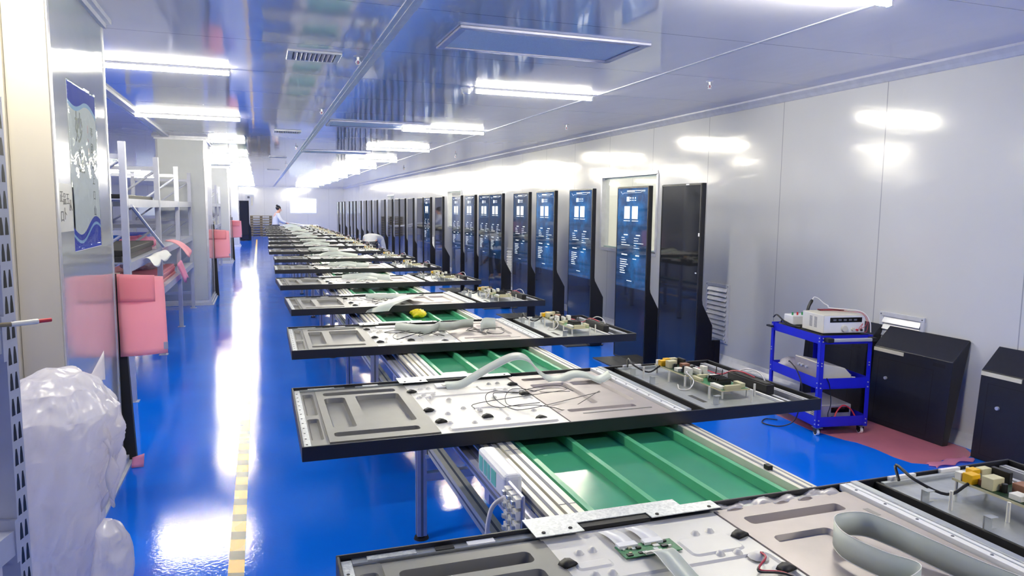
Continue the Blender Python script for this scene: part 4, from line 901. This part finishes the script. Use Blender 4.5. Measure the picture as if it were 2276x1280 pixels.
MB().prism(top[::-1]+[(p[0], p[1]-.022) for p in top], .001, .0013, 0, 'sky').build('wave_line', po)
bot = [(-.315+.63*k/24, .125-.045*math.sin(2*math.pi*(k/24)*.9+.1)) for k in range(25)]
MB().prism(bot[::-1]+[(-.315, .004), (.315, .004)], .001, .0014, 0, 'navy').build('wave_band', po)
MB().prism([(p[0], p[1]-.03) for p in bot][::-1]+[(p[0], p[1]-.045) for p in bot], .0014, .0016, 0, 'sky').build('wave_line', po)
glyph('妙', .17, -.10, .61, 'ink', po); glyph('红', .14, -.08, .44, 'ink', po)
for k, c in enumerate('事团关上口山'): glyph(c, .06, .19, .62-.085*k, 'ink', po)
for k, c in enumerate('丨丶丨丶'): glyph(c, .045, .10, .63-.06*k, 'red', po)
fs = MB().sheet(lambda s, t: (.004+.0009*math.sin(23*s+9*t)*math.sin(17*t+4*s)+.0006*math.sin(41*t-13*s), -.325+.65*s, .01+.83*t), 40, 50, 'thinfilm', .0006); fs.build('clear_film', po)
for nd in M['thinfilm'].node_tree.nodes:
    if nd.type == 'MATH' and nd.operation == 'MULTIPLY': nd.inputs[1].default_value = .10
no = empty('paper_note', (FX, 3.925, 1.52), 0, 'grey paper note with handwritten characters taped to the near edge of the steel pillar', 'note')
MB().bx(0, .001, -.15, .17, 0, .225, 'note').build('sheet', no)
for k, (c, y, z) in enumerate([('正', -.075, .16), ('口', -.075, .07), ('品', -.02, .15), ('卜', -.02, .08), ('王', .04, .15), ('从', .09, .12)]): glyph(c, .06, y, z, 'ink', no)
# black slab with pink foam hung over it beside each pillar
def pink_slab(px, py, label1, label2, zt=1.21):
    tag(MB().prism([(px-.62, 0), (px+.065, 0), (px+.018, zt+.01), (px-.62, zt+.01)], py+.03, py+.075, 1, 'matte').build('black_slab'), label1, 'panel', 'black slabs beside the pillars')
    r = empty('pink_foam_cover', (px, py+.03, .68), 0, label2, 'foam cover', 'pink foam covers on the black slabs')
    MB().sheet(lambda s, t: (.004+.272*s-.012*(t**3)*s, -.010-.022*math.sin(math.pi*s)*(.6+.4*t)+.006*math.sin(9*t), .01+(.525-.03*s)*t+.012*s), 12, 14, 'pink', .012).build('sheet', r)
    MB().sheet(lambda s, t: (.006+.21*s, -.026-.022*math.sin(math.pi*s), .36+(.180-.012*s)*t), 10, 6, 'pink', .010).build('folded_flap', r)
    MB().bx(.255, .279, -.030, -.012, .05, .095, 'alud').build('tape', r)
pink_slab(-.855, 5.045, 'thin black slab leaning edge-on beside the nearest steel pillar', 'pink foam sheet hung over the black slab beside the nearest pillar')
pink_slab(-.795, 14.22, 'thin black slab leaning beside the second pillar', 'pink foam sheet hung over the black slab beside the second pillar', 1.30)
pink_slab(-.785, 23.42, 'thin black slab leaning beside the third pillar', 'pink foam sheet hung over the black slab beside the third pillar', 1.30)
tag(MB().sheet(lambda s, t: (-.80+.07*s, 4.93+.05*t, .004+.05*t+.02*s*t), 4, 4, 'pinkh', .002).build('film_scrap'), 'pink film scrap on the floor at the foot of the nearest black slab', 'film scrap')
# ================================================================== wrapped plastic bag by the pillar
def lofted(name, rings, mat, seed, parent=None, nz=90, na=140, wob=.085):
    """closed skin through rings (z, cx, cy, rx, ry) with wrinkles"""
    from mathutils import noise as NZ
    vs = []; fs = []
    for i in range(nz+1):
        f = i/nz*(len(rings)-1); a = min(int(f), len(rings)-2); t = f-a; t = t*t*(3-2*t); q = [rings[a][k]*(1-t)+rings[a+1][k]*t for k in range(5)]
        for k in range(na):
            ph = 2*math.pi*k/na; d = Vector((q[3]*math.cos(ph)*8.5, q[4]*math.sin(ph)*8.5, q[0]*6.0+seed*7))
            g = 1+wob*(NZ.noise(d)*1.5+.9*NZ.noise(d*2.7)-.9*abs(NZ.noise(d*4.1))-.5*abs(NZ.noise(d*9.3))+.35)
            vs.append((q[1]+q[3]*g*math.cos(ph), q[2]+q[4]*g*math.sin(ph), max(.001, q[0]+.02*NZ.noise(d*1.7))))
    for i in range(nz):
        for k in range(na): fs.append((i*na+k, i*na+(k+1) % na, (i+1)*na+(k+1) % na, (i+1)*na+k))
    b = MB(); b.add(vs, fs, mat, True); n = len(vs); b.add([vs[k] for k in range(na)], [tuple(range(na))[::-1]], mat); b.add([vs[n-na+k] for k in range(na)], [tuple(range(na))], mat, True)
    return b.build(name, parent)
bg = lofted('wrapped_bale', [(.002, -.85, 3.16, .17, .20), (.15, -.85, 3.16, .18, .21), (.35, -.835, 3.16, .19, .22), (.55, -.815, 3.17, .215, .22), (.72, -.79, 3.18, .235, .235), (.85, -.775, 3.18, .225, .22), (.94, -.78, 3.18, .17, .175), (.99, -.775, 3.18, .10, .11), (1.01, -.775, 3.18, .02, .02)], 'film', 1)
tag(bg, 'tall bale wrapped in crumpled translucent white plastic standing beside the nearest pillar', 'plastic bale')
MB().sheet(lambda s, t: (-.615+.045*math.sin(2.6*t)+.025*math.sin(9*s+4*t)*math.sin(7*t), 3.04+.24*s, .80-.33*t+.04*math.sin(8*s)*t), 18, 20, 'film', .002).build('loose_flap', bg)
MB().sheet(lambda s, t: (-.66+.05*s+.0*t, 3.25+.02*s, .96+.10*s*(1-t)-.02*t), 4, 4, 'film', .002).build('loose_corner', bg)
b2 = lofted('plastic_bag', [(.001, -.565, 3.0, .06, .10), (.06, -.565, 3.0, .068, .12), (.16, -.57, 3.0, .058, .11), (.22, -.57, 3.0, .068, .11), (.33, -.565, 3.0, .06, .10), (.42, -.57, 3.0, .04, .07), (.46, -.575, 3.0, .015, .02)], 'film', 4, None, 30, 48, .14)
tag(b2, 'smaller crumpled clear plastic bag slumped against the foot of the wrapped bale', 'plastic bag')
# ================================================================== far end of the room
def pallet(z, i):
    r = empty('pallet', (.10, 42.6, z), 0, 'brown wooden pallet by the far wall, %s from the floor in its stack' % ORD[i], 'pallet', 'stacked pallets by the far wall')
    MB().bx(-.58, .58, -.5, .5, .115, .14, 'carton').build('deck', r)
    for x in (-.5, 0, .5): MB().bx(x-.07, x+.07, -.5, .5, .012, .115, 'carton2').build('runner', r)
    MB().bx(-.58, .58, -.5, .5, 0, .012, 'carton').build('deck', r)
for i in range(8): pallet(.1405*i+.0005, i)
fp = empty('wall_poster', (-.485, YF-.002, 1.60), 0, 'small pale notice poster on the far wall above the pallets', 'poster')
MB().bx(-.23, .23, -.002, 0, 0, .68, 'paper').build('sheet', fp); MB().bx(-.23, .23, -.003, -.002, .66, .68, 'teal').bx(-.12, .0, -.003, -.002, .48, .60, 'dgrey').bx(.08, .15, -.003, -.002, .08, .55, 'foamw').build('print', fp)
o = copy_tree(KP[0], skip=('service_flap', 'sticker')); o.location = (-.74, 37.0, 0); o.rotation_euler = (0, 0, math.radians(50)); tag(o, 'black kiosk facing the camera at the far end of the aisle beside the pillars', 'kiosk')
wt = empty('work_table', (1.5, 30.5, 0), 0, 'low white covered work table beyond the far end of the conveyor', 'table')
MB().bx(-.75, .75, -.4, .4, .86, .90, 'bright').build('top', wt)
for x in (-.7, .7):
    for y in (-.35, .35): MB().bx(x-.02, x+.02, y-.02, y+.02, 0, .86, 'alu').build('leg', wt)
tag(MB().sheet(lambda s, t: (.85+.9*s, 30.2+.6*t, .905+.14*(1-s)*(.6+.4*math.sin(6*t+4*s))), 12, 8, 'bright', .01).build('white_sheet'), 'white protective sheet rumpled on the far work table', 'sheet')
# ------------------------------------------------------------------ people
def skinned(name, nodes, edges, mat, parent=None, sub=2):
    me = bpy.data.meshes.new(name); keys = list(nodes); me.from_pydata([nodes[k][0] for k in keys], [(keys.index(a), keys.index(b)) for a, b in edges], []); me.materials.append(M[mat])
    o = bpy.data.objects.new(name, me); COL.objects.link(o); o.parent = parent
    s = o.modifiers.new('skin', 'SKIN'); s.use_smooth_shade = True
    for i, k in enumerate(keys):
        r = nodes[k][1]; me.skin_vertices[0].data[i].radius = r if isinstance(r, tuple) else (r, r); me.skin_vertices[0].data[i].use_root = (i == 0)
    u = o.modifiers.new('subsurf', 'SUBSURF'); u.levels = sub; u.render_levels = sub
    for p in me.polygons: p.use_smooth = True
    return o
def person(loc, rz, J, label, cap=False):
    """J: joint positions in a frame where the person faces +x, left is +y"""
    r = empty('person', loc, rz, label, 'person')
    n = {'pelvis': (J['pelvis'], (.13, .10)), 'waist': (J['waist'], (.125, .095)), 'chest': (J['chest'], (.15, .11)), 'neck': (J['neck'], .052), 'jaw': (J['jaw'], (.062, .066)), 'head': (J['head'], (.078, .092)), 'crown': (J['crown'], (.055, .06))}
    e = [('pelvis', 'waist'), ('waist', 'chest'), ('chest', 'neck'), ('neck', 'jaw'), ('jaw', 'head'), ('head', 'crown')]
    for s in ('l', 'r'):
        for k, rad in (('sh', .058), ('el', .042), ('wr', .028), ('hip', .085), ('knee', .058), ('ank', .038), ('toe', .034)): n[s+k] = (J[s+k], rad)
        e += [('chest', s+'sh'), (s+'sh', s+'el'), (s+'el', s+'wr'), ('pelvis', s+'hip'), (s+'hip', s+'knee'), (s+'knee', s+'ank'), (s+'ank', s+'toe')]
        W_ = Vector(J[s+'wr']); d = (W_-Vector(J[s+'el'])).normalized(); sd = Vector((0, 1, 0)); palm = W_+d*.06; n[s+'palm'] = (tuple(palm), (.030, .018)); e.append((s+'wr', s+'palm'))
        for k, (off, ln) in enumerate(((-.027, .065), (-.009, .078), (.009, .074), (.027, .058))):
            a = palm+sd*off+d*.02; b = a+d*ln*.5+Vector((0, 0, -.006)); c = b+d*ln*.45+Vector((0, 0, -.02))
            for q, p, rr in (('a', a, .0095), ('b', b, .0088), ('c', c, .0078)): n['%sf%d%s' % (s, k, q)] = (tuple(p), rr)
            e += [(s+'palm', '%sf%da' % (s, k)), ('%sf%da' % (s, k), '%sf%db' % (s, k)), ('%sf%db' % (s, k), '%sf%dc' % (s, k))]
        a = palm-d*.02+sd*(.04 if s == 'r' else -.04); b = a+d*.045; n[s+'ta'] = (tuple(a), .011); n[s+'tb'] = (tuple(b), .009); e += [(s+'palm', s+'ta'), (s+'ta', s+'tb')]
    skinned('body', n, e, 'skin', r)
    H = Vector(J['head']); up = (Vector(J['crown'])-Vector(J['jaw'])).normalized(); fw = Vector(J.get('face', (1, 0, 0))).normalized(); sd = up.cross(fw).normalized()
    f = MB(); f.blob(tuple(H+fw*.092-up*.02), (.016, .014, .02), 'skin', 6, 0).build('nose', r)
    for q in (-1, 1): MB().blob(tuple(H+fw*.082+sd*q*.032+up*.012), (.010, .010, .008), 'comp', 6, 0).build('eye', r); MB().blob(tuple(H+sd*q*.085), (.02, .012, .032), 'skin', 6, 0).build('ear', r)
    MB().blob(tuple(H+fw*.083-up*.052), (.008, .022, .006), 'red', 6, 0).build('mouth', r)
    if cap: MB().blob(tuple(H+up*.045-fw*.012), (.112, .108, .098), 'coat', 12, .03, 2).build('cap', r)
    else: MB().blob(tuple(H+up*.035-fw*.028), (.098, .096, .092), 'hair', 12, .04, 2).blob(tuple(H+up*.10-fw*.07), (.048, .048, .044), 'hair', 8, .06, 3).build('hair', r)
    c = {'pelvis': (J['pelvis'], (.165, .13)), 'waist': (J['waist'], (.158, .125)), 'chest': (J['chest'], (.182, .135)), 'collar': (tuple(Vector(J['chest']).lerp(Vector(J['neck']), .75)), .075), 'hem': (J['hem'], (.185, .15))}
    ce = [('pelvis', 'waist'), ('waist', 'chest'), ('chest', 'collar'), ('pelvis', 'hem')]
    for s in ('l', 'r'):
        w0 = Vector(J[s+'el']).lerp(Vector(J[s+'wr']), .85)
        c[s+'sh'] = (J[s+'sh'], .078); c[s+'el'] = (J[s+'el'], .062); c[s+'wr'] = (tuple(w0), .048); ce += [('chest', s+'sh'), (s+'sh', s+'el'), (s+'el', s+'wr')]
    skinned('work_coat', c, ce, 'coat', r)
    t = {'pelvis': (J['pelvis'], (.14, .11))}; te = []
    for s in ('l', 'r'):
        a0 = Vector(J[s+'knee']).lerp(Vector(J[s+'ank']), .92); t[s+'hip'] = (J[s+'hip'], .1); t[s+'knee'] = (J[s+'knee'], .074); t[s+'ank'] = (tuple(a0), .062); te += [('pelvis', s+'hip'), (s+'hip', s+'knee'), (s+'knee', s+'ank')]
    skinned('trousers', t, te, 'trousers', r)
    for s in ('l', 'r'): A = Vector(J[s+'ank']); MB().blob((A.x+.06, A.y, .04), (.135, .05, .045), 'bright', 8, 0).build('shoe', r)
    return r
stand = dict(pelvis=(0, 0, .93), waist=(.02, 0, 1.08), chest=(.07, 0, 1.28), neck=(.11, 0, 1.42), jaw=(.15, 0, 1.47), head=(.155, 0, 1.545), crown=(.145, 0, 1.61), hem=(-.01, 0, .72), face=(1, 0, -.35),
  lsh=(.07, .18, 1.34), lel=(.18, .24, 1.10), lwr=(.40, .16, 1.02), rsh=(.07, -.18, 1.34), rel=(.18, -.24, 1.10), rwr=(.40, -.14, 1.02), lhip=(0, .09, .88), lknee=(.02, .10, .48), lank=(-.01, .10, .09), ltoe=(.13, .11, .04), rhip=(0, -.09, .88), rknee=(.02, -.10, .48), rank=(-.01, -.10, .09), rtoe=(.13, -.11, .04))
person((.56, 28.6, 0), math.radians(10), stand, 'person in white coat with tied dark hair standing at the far conveyor end')
bend = dict(pelvis=(0, 0, .86), waist=(.14, 0, .99), chest=(.36, 0, .95), neck=(.50, 0, .84), jaw=(.56, 0, .80), head=(.62, 0, .76), crown=(.68, 0, .73), hem=(-.06, 0, .66), face=(.4, 0, -1),
  lsh=(.38, .18, .93), lel=(.48, .22, .66), lwr=(.62, .16, .46), rsh=(.38, -.18, .93), rel=(.48, -.22, .66), rwr=(.62, -.14, .46), lhip=(0, .10, .82), lknee=(.10, .12, .45), lank=(-.02, .12, .09), ltoe=(.12, .13, .04), rhip=(0, -.10, .82), rknee=(.10, -.12, .45), rank=(-.02, -.12, .09), rtoe=(.12, -.13, .04))
person((2.28, 16.0, 0), math.radians(70), bend, 'person in white coat and cap bending over between conveyor and screens', True)
